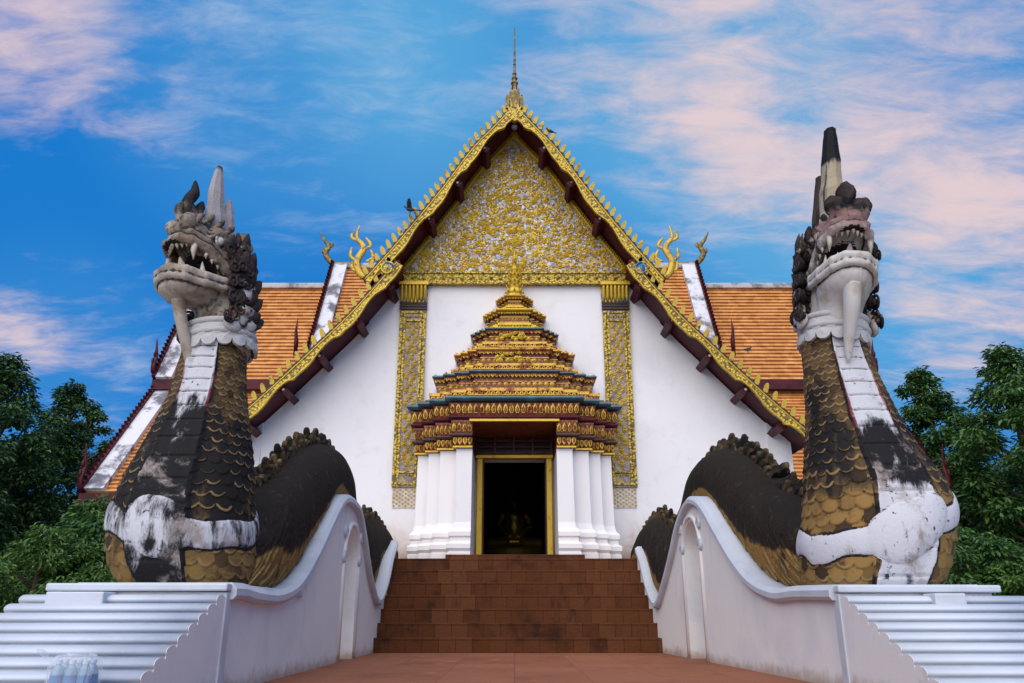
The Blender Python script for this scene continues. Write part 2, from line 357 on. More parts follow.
for s in (-1, 1):
    m = MB(); m.prism([(s * 4.87, 0), (s * 5.3, 0), (s * 5.3, under(5.28)), (s * 4.87, under(4.87))], lambda u, v, d: (u, d, v), YF - .045, YF)
    part(m, 'corner_pier', 'white_wall')
    m = MB(); m.box((min(s * 5.02, s * 5.28), YF + .28, -.2), (max(s * 5.02, s * 5.28), 20, 3.6))
    part(m, 'side_wall', 'white_wall')
# pediment
m = MB(); xs = [2.42 * i / 40 for i in range(41)]
pts = [(x, under(x) - .02) for x in xs]; pts = [p for p in pts if p[1] > 6.99]
m.prism([(-x, z) for x, z in pts[::-1]] + [(x, z) for x, z in pts[1:]] + [(pts[-1][0], 7.12), (-pts[-1][0], 7.12)], lambda u, v, d: (u, d, v), YF - .05, YF + .2)
ped = part(m, 'pediment', 'mosaic_grey')
m = MB(); rng = random.Random(3); yp = YF - .05
def rosette(m, x, z, r, y, mi=0, n=8):
    vs = [(x, y - .05 * r / .1 * .6 - .012, z)]; k = n * 2
    for i in range(k):
        rr = r * (1 if i % 2 else .66); a = i / k * 6.2832
        vs.append((x + math.cos(a) * rr, y - .008, z + math.sin(a) * rr))
    m.add(vs, [(0, 1 + i, 1 + (i + 1) % k) for i in range(k)], mi)
    m.ball((x, y - .022, z), (r * .3, r * .22, r * .3), mi, 6, 4)
for i in range(3000):
    x = rng.uniform(-2.3, 2.3); z = rng.uniform(7.16, 10.0)
    if z > under(x) - .16: continue
    r = rng.uniform(.02, .048); a0 = rng.uniform(0, 6.28); sw = rng.uniform(2.2, 4.6)
    if i % 11 == 0: rosette(m, x, z, rng.uniform(.05, .085), yp)
    else: m.tube([(x + math.cos(a0 + sw * k / 6) * r * (1 - .1 * k), yp - .008, z + math.sin(a0 + sw * k / 6) * r * (1 - .1 * k)) for k in range(7)], [.017 * (1 - k / 9) + .003 for k in range(7)], 5, smooth=False)
for k in range(9):         # a central stem of stacked lotus motifs
    for j in (-1, 0, 1): rosette(m, j * .16 * (1 - k / 10), 7.35 + k * .26, .085 - .004 * k, yp - .01)
part(m, 'gilded_scrollwork', 'gold', ped)
m = MB()
c2 = [p for p in offs(UPc, .16) if p.z > 7.2]
for s in (-1, 1):
    m.tube([(s * p.x * .985, yp - .01, p.z - .05) for p in c2], .035, 6)
    for i in range(0, len(c2) - 1):
        p = c2[i]; q = c2[i].lerp(c2[i + 1], .5)
        for w in (p, q):
            m.add([(s * w.x * .985 - .045, yp - .02, w.z - .06), (s * w.x * .985 + .045, yp - .02, w.z - .06), (s * w.x * .985 + s * .03, yp - .02, w.z + .07), (s * w.x * .985, yp - .06, w.z - .05)], [(0, 1, 3), (1, 2, 3), (2, 0, 3)])
part(m, 'leaf_border', 'gold', ped)
m = MB(); m.box((-2.36, YF - .11, 6.93), (2.36, YF - .002, 7.13)); m.box((-2.38, YF - .14, 7.13), (2.38, YF - .002, 7.16)); m.box((-2.38, YF - .14, 6.90), (2.38, YF - .002, 6.93))
for i in range(24): rosette(m, -2.25 + i * .196, 7.03, .05, YF - .112)
part(m, 'pediment_beam', 'gold_dots', ped)

# pilasters
for s in (-1, 1):
    cx = s * 2.05
    m = MB(); m.box((cx - .265, YF - .06, 2.78), (cx + .265, YF - .002, 6.34)); pl = part(m, 'pilaster', 'panel_mosaic')
    m = MB()
    for q in (-1, 1):
        for off, w in ((.235, .03), (.165, .022)):
            m.box((cx + q * off - w, YF - .085, 2.80), (cx + q * off + w, YF - .061, 6.32))
        for k in range(70): m.ball((cx + q * .2, YF - .07, 2.93 + k * .0485), (.016, .02, .018), 0, 5, 4)
    for z in (2.82, 3.04, 6.1, 6.28): m.box((cx - .264, YF - .09, z), (cx + .264, YF - .061, z + .035))
    for k in range(9):
        for z in (3.0, 6.2): rosette(m, cx - .21 + k * .0525, z, .026, YF - .062, n=5)
    part(m, 'gilded_border', 'gold_dots', pl)
    m = MB()
    for k in range(22):
        z = 3.2 + k * .133
        for q in ((-1, 1) if k % 2 else (0,)):
            x = cx + q * .072; rosette(m, x, z, .056, YF - .062, n=6)
            for a in (-.7, 0, .7): m.tube([(x, YF - .068, z + .02), (x + math.sin(a) * .07, YF - .075, z + .03 + math.cos(a) * .075)], [.018, .004], 5)
    part(m, 'gilded_flowers', 'gold', pl)
    m = MB(); m.box((cx - .25, YF - .02, 2.40), (cx + .25, YF - .002, 2.775))
    fr = part(m, 'faded_fringe', 'faded_base', pl); m = MB()
    for k in range(9):
        for j in range(5): rosette(m, cx - .22 + k * .055, 2.44 + j * .075 + (.04 if k % 2 else 0), .026, YF - .021, n=5)
    part(m, 'faded_pattern', 'faded_gold', pl)
    m = MB(); m.box((cx - .27, YF - .07, 6.345), (cx + .27, YF - .002, 6.52))
    for z in (6.36, 6.42, 6.48): m.box((cx - .285, YF - .09, z), (cx + .285, YF - .071, z + .03))
    cap = part(m, 'capital', 'dark_band'); m = MB()
    for k in range(7):
        x = cx - .235 + k * .078; m.tube([(x, YF - .09, 6.53), (x, YF - .11, 6.62), (x, YF - .14, 6.80), (x, YF - .16, 6.89)], [.022, .034, .034, .028], 8)
    m.box((cx - .3, YF - .2, 6.86), (cx + .3, YF - .142, 6.925)); part(m, 'gilded_fluting', 'gold', cap)
    m = MB(); m.box((cx - .28, YF - .07, 6.525), (cx + .28, YF - .002, 6.895)); part(m, 'capital_core', 'blue_gold', cap)

rngf = random.Random(4)
# front roof: slabs with dark red undersides
def slab(curve, y0, y1, th, s, m, mi=0):
    lo = offs(curve, th)
    rings = [[(s * p.x, y, p.z) for p in curve] + [(s * p.x, y, p.z) for p in lo[::-1]] for y in (y0, y1)]
    n = len(rings[0]); k = len(curve)
    vs = rings[0] + rings[1]; fs = []; 
    for i in range(k - 1):
        fs.append((i, i + 1, n + i + 1, n + i)); a = n - 1 - i; fs.append((a, a - 1, n + a - 1, n + a))
        fs.append((i, i + 1, n - 2 - i, n - 1 - i)); fs.append((n + i, n + i + 1, 2 * n - 2 - i, 2 * n - 1 - i))
    fs.append((0, n - 1, 2 * n - 1, n)); fs.append((k - 1, k, n + k, n + k - 1)); m.add(vs, fs, mi)
m = MB()
for s in (-1, 1): slab([p + Vector((0, 0, .0)) for p in UPc], YB + .02, 21.9, .11, s, m); 
for s in (-1, 1): slab(LOWc, YB + .02, 20.3, .11, s, m)
part(m, 'front_roof', 'maroon')
def leafy(m, base, up, h, w, t, mi=0):
    """finger shaped fin standing on the roof edge"""
    up = up.normalized(); sd = Vector((up.z, 0, -up.x)); ring = []
    prof = [(-.5, 0), (-.5, .55), (-.36, .82), (-.08, 1), (.2, .97), (.42, .78), (.5, .5), (.5, 0)]
    P2 = [base + sd * (a * w) + up * (b * h) for a, b in prof]
    n = len(P2); vs = [p + Vector((0, -t, 0)) for p in P2] + [p + Vector((0, t, 0)) for p in P2]
    m.add(vs, [tuple(range(n)), tuple(range(2 * n - 1, n - 1, -1))] + [(i, n + i, n + (i + 1) % n, (i + 1) % n) for i in range(n)], mi)
def along(curve, step, start=0):
    L = 0; nxt = start; out = []
    for a, b in zip(curve, curve[1:]):
        d = (b - a).length
        while nxt <= L + d:
            u = (nxt - L) / d; out.append((a.lerp(b, u), (b - a).normalized())); nxt += step
        L += d
    return out
for s in (-1, 1):
    for cv, nm, cnt in ((UPc, 'upper', 28), (LOWc, 'lower', 22)):
        cv = [p + Vector((0, YB, 0)) for p in cv]; n = len(cv); top = [p for p in cv]
        total = sum((b - a).length for a, b in zip(cv, cv[1:])); per = total / 4.0
        L = 0; bot = []; blue = []
        for i, p in enumerate(cv):
            if i: L += (p - cv[i - 1]).length
            t = (cv[min(i + 1, n - 1)] - cv[max(i - 1, 0)]).normalized(); nn = Vector((t.z, 0, -t.x)); 
            ph = (L / per) % 1; wob = .05 * math.sin(ph * 6.2832 * 1) + (.07 * max(0, 1 - abs(ph - .5) * 12))
            bot.append(p + nn * (.185 + wob * .8)); blue.append(p + nn * .06)
        m = MB(); poly = [(s * p.x, p.z) for p in blue] + [(s * p.x, p.z) for p in bot[::-1]]
        k = len(blue)
        for i in range(k - 1):
            a, b, c, d = blue[i], blue[i + 1], bot[i + 1], bot[i]
            m.prism([(s * a.x, a.z), (s * b.x, b.z), (s * c.x, c.z), (s * d.x, d.z)], lambda u, v, d_: (u, d_, v), YB - .06, YB + .018)
        bb = part(m, 'bargeboard', 'gold_dots')
        m = MB(); m.tube([(s * p.x, YB - .03, p.z) for p in [q.lerp(r, .5) for q, r in zip(top, blue)]], .036, 6); part(m, 'dark_ridge_strip', 'dark_band', bb)
        m = MB(); m.tube([(s * p.x, YB - .065, p.z) for p in bot], .018, 5); m.tube([(s * p.x, YB - .062, p.z) for p in blue], .016, 5); part(m, 'gilded_edge', 'gold', bb)
        st_ = along(top, total / (cnt + .4), .12)
        for q, (p, t) in enumerate(st_[:cnt]):
            nn = Vector((-t.z, 0, t.x)); up = (nn * .55 + Vector((0, 0, .75)))
            m = MB(); b = Vector((s * p.x, YB - .02, p.z - .02)); u = Vector((s * up.x, 0, up.z))
            leafy(m, b, u, .165 + rngf.uniform(-.012, .012) + .03, .088, .04); part(m, 'fin', 'fin_gold', bb)
    # purlins under the overhang, their ends showing
    for cv, ts in ((UPc, (.62, 1.13, 1.72, 2.33)), (LOWc, (2.44, 2.98, 3.60, 4.22, 4.85))):
        lo = offs(cv, .19)
        for t in ts:
            i = min(range(len(lo) - 1), key=lambda j: abs(lo[j].x - t * KB)); p = lo[i]; tt = (lo[i + 1] - lo[i]).normalized(); nn = Vector((tt.z, 0, -tt.x))
            m = MB(); a = [p + tt * u * .07 + nn * v * .10 for u, v in ((-1, -.8), (1, -.8), (1, 1), (-1, 1))]
            m.prism([(s * q.x, q.z) for q in a], lambda u, v, d_: (u, d_, v), YB + .06, YF + .02)
            pu = part(m, 'purlin', 'beam_red' if t == 2.33 else 'maroon', bevel=.02)
            m = MB(); m.ball((s * p.x, YB + .05, p.z), (.03, .02, .03), 0, 8, 5); part(m, 'stud', 'verge_white', pu)
# naga finials at the ends of the upper boards, rosettes at the start of the lower ones
def flame(m, pts, rad, flat=.45, n=8, k=24): m.tube(smooth_curve(pts, k), [rad[0] + (rad[1] - rad[0]) * abs(math.sin(i / (k - 1) * math.pi)) ** .8 if i < k * .55 else rad[1] * (1 - (i - k * .55) / (k * .45)) + .006 for i in range(k)], n, flat=flat, up=Vector((0, 1, 0)))
for s in (-1, 1):
    m = MB(); q = lambda px, py: Vector((-s * 0 + s * abs(P(px, py, Y=YB).x), YB - .02, P(px, py, Y=YB).z))
    flame(m, [q(384, 268), q(372, 277), q(361, 275), q(357, 262), q(364, 248), q(357, 238), q(360, 226)], (.05, .072))
    for a, b, c in (((358, 262), (351, 257), (352, 248)), ((363, 250), (371, 246), (366, 238)), ((358, 241), (352, 238), (354, 231)), ((366, 262), (373, 258), (371, 250)), ((360, 270), (353, 270), (352, 262)), ((374, 272), (372, 265), (375, 258))):
        flame(m, [q(*a), q(*b), q(*c)], (.022, .034), k=10)
    part(m, 'naga_finial', 'naga_gold')
    m = MB(); c = q(388, 270); rosette(m, c.x, c.z, .13, YB - .07); m.tube([(c.x + math.cos(a * .5) * (.15 - a * .005), YB - .08, c.z + math.sin(a * .5) * (.15 - a * .005)) for a in range(26)], .022, 6)
    part(m, 'rosette', 'blue_gold')
# apex finial
m = MB(); ap = Vector((0, YB - .02, 10.71))
for dx, h in ((0, .62), (-.07, .5), (.07, .5), (-.14, .34), (.14, .34)):
    leafy(m, ap + Vector((dx, -.02 * (dx == 0), -.12)), Vector((dx * .3, 0, 1)), h, .085, .05)
m.tube([(0, YB - .02, 11.1), (0, YB - .02, 11.36), (0, YB - .02, 11.5), (0, YB - .02, 11.76), (0, YB - .02, 12.7)], [.06, .05, .025, .022, .012], 8)
for z, r in ((11.02, .085), (11.14, .07), (11.26, .05), (11.5, .035), (11.62, .03), (11.8, .026)): m.ball((0, YB - .02, z + .22), (r, r, r * .55), 0, 8, 5)
part(m, 'spire_finial', 'dark_gold')
m = MB(); m.prism([(-.2, 10.43), (0, 10.26), (.2, 10.43), (0, 10.8)], lambda u, v, d: (u, d, v), YB - .075, YB + .03); part(m, 'apex_plate', 'gold_dots')
m = MB(); m.ball((0, YB + .1, 10.23), .07, 0, 8, 6); part(m, 'apex_stud', 'verge_white')

# ------------------------------------------------------------------ doorway portal
PLAN = [(1.03, 13.9), (1.33, 14.12), (1.56, 14.34), (1.78, 14.56)]
def ring_half(off, z, plan, x0, yb, s):
    pts = [(x0, plan[0][1] - off)]
    for i, (x, y) in enumerate(plan):
        pts.append((x + off, y - off))
        if i + 1 < len(plan): pts.append((x + off, plan[i + 1][1] - off))
    pts += [(plan[-1][0] + off, yb), (x0, yb)]
    return [Vector((s * x, y, z)) for x, y in pts]
def ring_full(off, z, plan, yb):
    h = ring_half(off, z, plan, 0, yb, 1)[1:-1]
    return [Vector((-p.x, p.y, p.z)) for p in h[::-1]] + h
def molding(prof, plan, yb, x0=None, sides=(-1, 1)):
    m = MB()
    if x0 is None: m.loft([ring_full(o, z, plan, yb) for z, o in prof], smooth=False)
    else:
        for s in sides: m.loft([ring_half(o, z, plan, x0, yb, s) for z, o in prof], smooth=False)
    return m
def rollprof(z0, z1, o, r): return [(z0 + (z1 - z0) * (.5 - .5 * math.cos(i / 6 * math.pi)), o + r * math.sin(i / 6 * math.pi)) for i in range(7)]
def petals(m, z0, h, off, plan, step, w=.8, x0=0, down=False, lean=.012, disc=False, sides=(-1, 1)):
    segs = []
    px = x0
    for i, (x, y) in enumerate(plan):
        a = (px if i == 0 else plan[i - 1][0] + off, y - off); b = (x + off, y - off); segs.append((a, b, (0, -1)))
        if i + 1 < len(plan): segs.append((b, (x + off, plan[i + 1][1] - off), (1, 0)))
    for (a, b, nrm) in segs:
        L = math.hypot(b[0] - a[0], b[1] - a[1]); k = max(1, round(L / step)); 
        for s in sides:
            for i in range(k):
                u = (i + .5) / k; c = Vector((a[0] + (b[0] - a[0]) * u, a[1] + (b[1] - a[1]) * u, 0)); t = Vector(((b[0] - a[0]) / L, (b[1] - a[1]) / L, 0)); nn = Vector((nrm[0], nrm[1], 0)); ww = L / k * w / 2
                if disc:
                    zc = z0 + h / 2; r = min(h / 2, ww) * rngp.uniform(.55, 1.0); vs = [c + nn * .02 + Vector((0, 0, zc))] + [c + t * math.cos(j / 10 * 6.2832) * r + nn * .004 + Vector((0, 0, zc + math.sin(j / 10 * 6.2832) * r)) for j in range(10)]
                    fs = [(0, 1 + j, 1 + (j + 1) % 10) for j in range(10)]
                else:
                    f = (lambda v: z0 + h - v * h) if down else (lambda v: z0 + v * h)
                    pr = [(-.55, 0), (-1, .3), (-.85, .62), (0, 1), (.85, .62), (1, .3), (.55, 0)]
                    ii = rngp.uniform(.5, .62); vs = [c + t * (p * ww) + nn * (.006 + lean * q) + Vector((0, 0, f(q))) for p, q in pr] + [c + t * (p * ww * ii) + nn * (.010 + lean * q) + Vector((0, 0, f(.08 + q * ii * 1.12))) for p, q in pr]
                    fs = [(j, (j + 1) % 7, 7 + (j + 1) % 7, 7 + j) for j in range(7)]
                    vs += [c + nn * (.020 + lean * .5) + Vector((0, 0, f(.34)))] + [c + t * (p * ww * .30) + nn * (.006 + lean * q) + Vector((0, 0, f(.14 + q * .44))) for p, q in pr]; fs += [(14, 15 + j, 15 + (j + 1) % 7) for j in range(7)]
                m.add([Vector((s * v.x, v.y, v.z)) for v in vs], fs)
OX = .74; rngp = random.Random(9)
# white clustered columns
base = [(1.40, .10), (1.50, .10), (1.50, .075), (1.56, .115), (1.64, .115), (1.67, .06), (1.74, .06), (1.76, .085), (1.84, .085), (1.90, .03), (2.0, .008), (3.22, -.01), (3.27, .0)]
for s in (-1, 1):
    px = OX
    for i, (x, y) in enumerate(PLAN):
        m = MB(); nx = x; x_in = px
        rings = []
        for z, o in base:
            yb_ = y + .24 if i < 3 else 15.19
            xi = OX if i == 0 else x_in + (o if i else 0) - .001
            rings.append([Vector((s * a, b, z)) for a, b in ((xi, y - o), (nx + o, y - o), (nx + o, yb_), (xi, yb_))])
        m.loft(rings, smooth=False); part(m, 'portal_column', 'portal_white', bevel=.008); px = x
for s in (-1, 1):
    m = MB(); m.box((min(s * (OX + .004), s * .98), 14.145, 1.40), (max(s * (OX + .004), s * .98), 15.19, 3.268))
    part(m, 'door_jamb', 'portal_white')
# cornice
prof = [(3.27, 0), (3.30, .035), (3.33, .035)]
m = molding([(3.272, .0), (3.275, .04), (3.31, .04), (3.31, .015), (3.45, .06), (3.45, .03), (3.56, .05), (3.56, .05), (3.72, .085)], PLAN, 15.195, OX)
m2 = molding([(3.723, .085), (3.76, .085), (3.76, .05), (3.87, .10), (3.87, .08), (4.06, .13)], PLAN, 15.195); 
co = MB(); co.v, co.f, co.m, co.sm = m.v, m.f, m.m, m.sm; o0 = len(co.v); co.v = co.v + m2.v; co.f = co.f + [tuple(i + o0 for i in f) for f in m2.f]; co.m = co.m + m2.m; co.sm = co.sm + m2.sm
cor = part(co, 'portal_cornice', 'red_lacquer')
for s in (-1, 1): m = molding(rollprof(3.455, 3.535, .04, .065), PLAN, 15.19, OX, (s,)); part(m, 'maroon_roll', 'dark_band', cor)
m = molding(rollprof(3.765, 3.85, .06, .075), PLAN, 15.19); part(m, 'maroon_roll', 'maroon', cor)
m = molding(rollprof(4.075, 4.20, .11, .10), PLAN, 15.19); part(m, 'tile_roll', 'blue_roll', cor)
m = MB()
petals(m, 3.875, .18, .12, PLAN, .10, .8)
part(m, 'gilded_petals', 'old_gold', cor)
for s in (-1, 1): m = MB(); petals(m, 3.315, .135, .055, PLAN, .085, .85, OX, True, sides=(s,)); petals(m, 3.555, .16, .08, PLAN, .085, .8, OX, sides=(s,)); part(m, 'gilded_petals', 'old_gold', cor)
m = molding([(3.275, .043), (3.276, .052), (3.306, .052), (3.307, .043)], PLAN, 15.18, OX)
m.box((-OX - .05, 13.75, 3.725), (OX + .05, 13.81, 3.765)); part(m, 'gilded_edge', 'gold', cor)
# upper tiers: (bottom y px, top y px, front Y, centre half px, outer half px, roll)
def zpx(y, Y): return P(CX, y, Y=Y).z
TIERS = [(397.5, 370, 14.06, 45, 79, 'blue_roll'), (369, 348, 14.28, 38, 58, 'old_gold'), (347, 328, 14.48, 29, 42, 'blue_roll'), (327, 309, 14.62, 18, 30, 'gold'), (308, 295.5, 14.75, 10, 17.5, 'gold')]
zprev = 4.205
for ti, (yb_, yt, Y, ch, oh, roll) in enumerate(TIERS):
    z0, z1 = zprev, zpx(yt, Y) + (.0); H = z1 - z0; wpx = lambda p: abs(P(CX + p, (yb_ + yt) / 2, Y=Y).x)
    c, o = wpx(ch), wpx(oh) * 1.06; dep = min(.13, (15.12 - Y) / 4)
    plan = [(c - .06, Y), (c + (o - c) * .38 - .06, Y + dep), (c + (o - c) * .7 - .06, Y + 2 * dep), (o - .06, Y + 3 * dep)]
    ybk = 15.195
    g0 = -.02 + .085 * (ti < 3)
    h1, h2, h3 = z0 + .22 * H, z0 + .34 * H, z0 + .78 * H
    m = molding([(z0 + .002, g0 + .10), (z0 + .05 * H, g0 + .10), (z0 + .05 * H, g0 + .05), (h1, g0 + .0), (h1, g0 + .03), (h2, g0 + .03), (h2, -.02), (h3, -.02), (h3, .03), (z0 + .86 * H, .05)], plan, ybk)
    tr = part(m, 'portal_tier', 'red_lacquer')
    m = molding(rollprof(z0 + .865 * H, z1, .02, .055), plan, ybk - .005); part(m, 'tile_roll' if 'blue' in roll else 'gilded_roll', roll, tr)
    m = molding([(h1 + .004, g0 + .033), (h1 + .005, g0 + .05), (h2 - .005, g0 + .05), (h2 - .004, g0 + .033)], plan, ybk - .01)
    for q in molding([(h3 + .004, .033), (h3 + .005, .045), (h3 + .03, .045), (h3 + .031, .033)], plan, ybk - .01).f: pass
    for zb, ob in ((z0 + .052 * H, g0 + .10), (h2 + .012, -.018), ((h2 + h3) / 2 + .02, -.018)):
        q = molding([(zb, ob), (zb + .001, ob + .014), (zb + .016, ob + .014), (zb + .017, ob)], plan, ybk - .012); o0 = len(m.v); m.v += q.v; m.f += [tuple(i + o0 for i in f) for f in q.f]; m.m += q.m; m.sm += q.sm
    part(m, 'gilded_edge', 'old_gold' if ti < 3 else 'gold', tr)
    m = MB(); petals(m, z0 + .06 * H, .2 * H, g0 + .03, plan, .085 if ti < 3 else .06, .9, lean=.0); petals(m, h3 - .06 * H, .16 * H, .03, plan, .075 if ti < 3 else .05, .9, down=True, lean=.01)
    part(m, 'gilded_petals', 'old_gold' if ti < 3 else 'gold', tr)
    m = MB(); petals(m, h2 + .04 * H, .30 * H, -.02, plan, .10 if ti < 3 else .07, .8, disc=True)
    if ti in (1, 2):
        for k in range(16): rosette(m, random.uniform(-c * .5, c * .5), random.uniform(h2 + .05, h3 + .02), .05, Y - .03, n=6)
    part(m, 'gilded_medallions', 'gold', tr)
    # little antefixes standing on the corners
    m = MB()
    for (x, y) in plan:
        for s in (-1, 1): m.tube([(s * (x + .02), y + .02, z1 - .01), (s * (x + .02), y + .02, z1 + .02), (s * (x + .02), y + .02, z1 + .05)], [.02, .025, .004], 6)
    if ti < 4: part(m, 'antefix_row', 'old_gold', tr)
    zprev = z1 + .003
YS = 14.9; m = MB(); zz = zprev
prof = [(0, .20), (.03, .20), (.05, .15), (.09, .17), (.16, .14), (.2, .15), (.24, .09), (.30, .115), (.36, .07), (.42, .10), (.48, .055), (.54, .075), (.62, .035), (.70, .05), (.78, .025), (.9, .006)]
sc_ = (zpx(251, YS) - zz) / .9
m.loft([[Vector((math.cos(a / 12 * 6.2832) * r, YS + math.sin(a / 12 * 6.2832) * r, zz + z * sc_)) for a in range(12)] for z, r in prof], smooth=False)
for z, r in ((.09, .17), (.2, .15), (.30, .115), (.42, .1)):
    for a in range(8): m.tube([(math.cos(a / 8 * 6.28) * r, YS + math.sin(a / 8 * 6.28) * r, zz + z * sc_), (math.cos(a / 8 * 6.28) * (r + .02), YS + math.sin(a / 8 * 6.28) * (r + .02), zz + z * sc_ + .07)], [.025, .005], 5)
rosette(m, 0, zz + .72 * sc_, .085, YS - .06)
part(m, 'portal_finial', 'gold')
# door frame, transom lattice and leaves folded inward
m = MB()
for s in (-1, 1): m.box((min(s * .60, s * .705), 15.02, 1.45), (max(s * .60, s * .705), 15.19, 3.30))
m.box((-.735, 15.0, 3.30), (.735, 15.19, 3.37)); df = part(m, 'door_frame', 'gold', bevel=.01)
m = MB()
for s in (-1, 1): m.box((min(s * .575, s * .598), 15.06, 1.45), (max(s * .575, s * .598), 15.3, 3.29))
part(m, 'inner_frame', 'dark_wood', df)
m = MB(); m.box((-.735, 15.15, 3.372), (.735, 15.19, 4.0)); lt = part(m, 'transom_panel', 'dark_wood'); m = MB()
for i in range(5): m.box((-.735, 15.06, 3.40 + i * .115), (.735, 15.148, 3.435 + i * .115))
for i in range(5): m.box((-.735 + i * .36 - .018 + (.02 if i == 0 else 0), 15.03, 3.38), (-.735 + i * .36 + .018, 15.058, 3.9))
part(m, 'transom_lattice', 'lattice_wood', lt)
for s in (-1, 1):
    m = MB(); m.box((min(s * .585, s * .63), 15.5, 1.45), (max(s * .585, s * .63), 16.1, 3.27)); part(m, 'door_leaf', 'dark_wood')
# dark interior
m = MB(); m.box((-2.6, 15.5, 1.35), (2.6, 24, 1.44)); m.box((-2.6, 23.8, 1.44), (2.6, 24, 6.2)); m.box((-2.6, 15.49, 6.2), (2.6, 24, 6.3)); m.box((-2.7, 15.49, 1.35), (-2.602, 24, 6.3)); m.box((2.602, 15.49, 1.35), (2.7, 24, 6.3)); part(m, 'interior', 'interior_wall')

# ------------------------------------------------------------------ side wings
RY = 22.0
def tiled(m, x0, x1, a, b, rows, th=.055):
    """stepped courses of tiles between the upper edge a=(y,z) and the lower edge b"""
    a, b = Vector((0, *a)), Vector((0, *b)); t = (b - a) / rows; nn = Vector((0, t.z, -t.y)).normalized()
    if nn.z < 0: nn = -nn
    pr = []
    for i in range(rows):
        p = a + t * i; pr += [p + nn * .005, p + t + nn * th]
    lo = [a - nn * .1, b - nn * .1]
    poly = pr + lo[::-1]
    m.prism([(p.y, p.z) for p in poly], lambda u, v, d: (d, u, v), x0, x1)
XI, XO = 5.38, 9.35
for s in (-1, 1):
    X = lambda a, b: (min(s * a, s * b), max(s * a, s * b))
    z_in, z_out = P(340, 268, Y=RY).z, P(280, 288, Y=RY).z
    br = (20.12, 6.30); 
    m = MB(); x0, x1 = X(XI - .3, XO); tiled(m, x0, x1, (RY, z_out), br, 27); tiled(m, x0, x1, (RY, z_out), (2 * RY - br[0], br[1]), 27)
    wr = part(m, 'wing_roof', 'roof_tile')
    m = MB(); tiled(m, *X(4.2, XO + .02), (20.42, 6.12), (17.6, 3.02), 30); m2_ = part(m, 'lower_wing_roof', 'roof_tile')
    m = MB(); x0, x1 = X(.6, XI); bi = (20.0, 6.30 + .55); tiled(m, x0, x1, (RY, z_in), bi, 27); tiled(m, x0, x1, (RY, z_in), (2 * RY - bi[0], bi[1]), 27); ir = part(m, 'inner_wing_roof', 'roof_tile')
    # ridges
    m = MB(); x0, x1 = X(XI, XO + .02); m.box((x0, RY - .16, z_out - .06), (x1, RY + .16, z_out + .11)); part(m, 'ridge_cap', 'ridge_mortar', wr, bevel=.03)
    m = MB(); x0, x1 = X(0.4, XI + .05); m.box((x0, RY - .16, z_in - .06), (x1, RY + .16, z_in + .11)); part(m, 'ridge_cap', 'ridge_mortar', ir, bevel=.03)
    # verges: mortar strip with a toothed dark red edge
    def verge(xa, wd, a, b, parent, teeth=26):
        a, b = Vector((0, *a)), Vector((0, *b)); t = (b - a); nn = Vector((0, -t.z, t.y)).normalized(); nn = nn if nn.z > 0 else -nn
        poly = [a + nn * .14, b + nn * .14, b - nn * .02, a - nn * .02]
        m = MB(); x0, x1 = X(xa - wd, xa); m.prism([(p.y, p.z) for p in poly], lambda u, v, d: (d, u, v), x0, x1); part(m, 'verge', 'verge_white', parent)
        poly = [a + nn * .2]
        for i in range(teeth): poly += [a + t * ((i + .35) / teeth) + nn * .2, a + t * ((i + .5) / teeth) + nn * .30, a + t * ((i + .65) / teeth) + nn * .2]
        poly += [b + nn * .2, b - nn * .18, a - nn * .18]
        m = MB(); x0, x1 = X(xa + .002, xa + .09); m.prism([(p.y, p.z) for p in poly], lambda u, v, d: (d, u, v), x0, x1); part(m, 'toothed_edge', 'maroon', parent)
    verge(XI + .0, .38, (RY, z_in + .05), bi, ir); verge(XO, .42, (RY, z_out + .02), br, wr); verge(XO + .02, .42, (20.42, 6.12), (17.6, 3.02), m2_)
    # eave boards
    m = MB(); m.box((X(XI, XO + .1)[0], br[0] - .05, br[1] - .24), (X(XI, XO + .1)[1], br[0] + .02, br[1] + .02)); part(m, 'eave_board', 'maroon', wr)
    m = MB(); m.box((X(4.2, XO + .12)[0], 17.53, 2.74), (X(4.2, XO + .12)[1], 17.6, 3.01)); m.box((X(4.2, XO + .1)[0], 17.6, 2.76), (X(4.2, XO + .1)[1], 20.3, 2.82)); part(m, 'eave_board', 'maroon', m2_)
    # finials
    m = MB(); o = Vector((s * (XI + .02), RY - .1, z_in + .05))
    f = lambda u, v: o + Vector((s * u, 0, v))
    flame(m, [f(-.5, .05), f(-.15, .02), f(.1, .1), f(.28, .38), f(.2, .62), f(.36, .85), f(.48, 1.1)], (.07, .085), .5)
    for a, b, c in (((.22, .4), (.34, .42), (.38, .56)), ((.2, .6), (.1, .64), (.12, .76))): flame(m, [f(*a), f(*b), f(*c)], (.03, .05), k=10)
    part(m, 'roof_finial', 'dark_gold', ir)
    for (yy, zz, hh, par) in ((br[0] - .02, br[1] + .1, 1.0, wr), (17.55, 3.02, 1.05, m2_), ):
        m = MB(); o2 = Vector((s * (XO + .05), yy, zz)); f = lambda u, v: o2 + Vector((s * .12 * u, -u * .5, v * hh))
        flame(m, [f(-.4, .28), f(-.05, .06), f(.2, .1), f(.26, .3), f(.15, .52), f(.2, .75), f(.28, 1.0)], (.05, .075), .6)
        for a, b, c in (((.24, .3), (.34, .34), (.36, .46)), ((.17, .5), (.27, .55), (.28, .66))): flame(m, [f(*a), f(*b), f(*c)], (.025, .035), k=8)
        part(m, 'roof_finial', 'maroon', par)
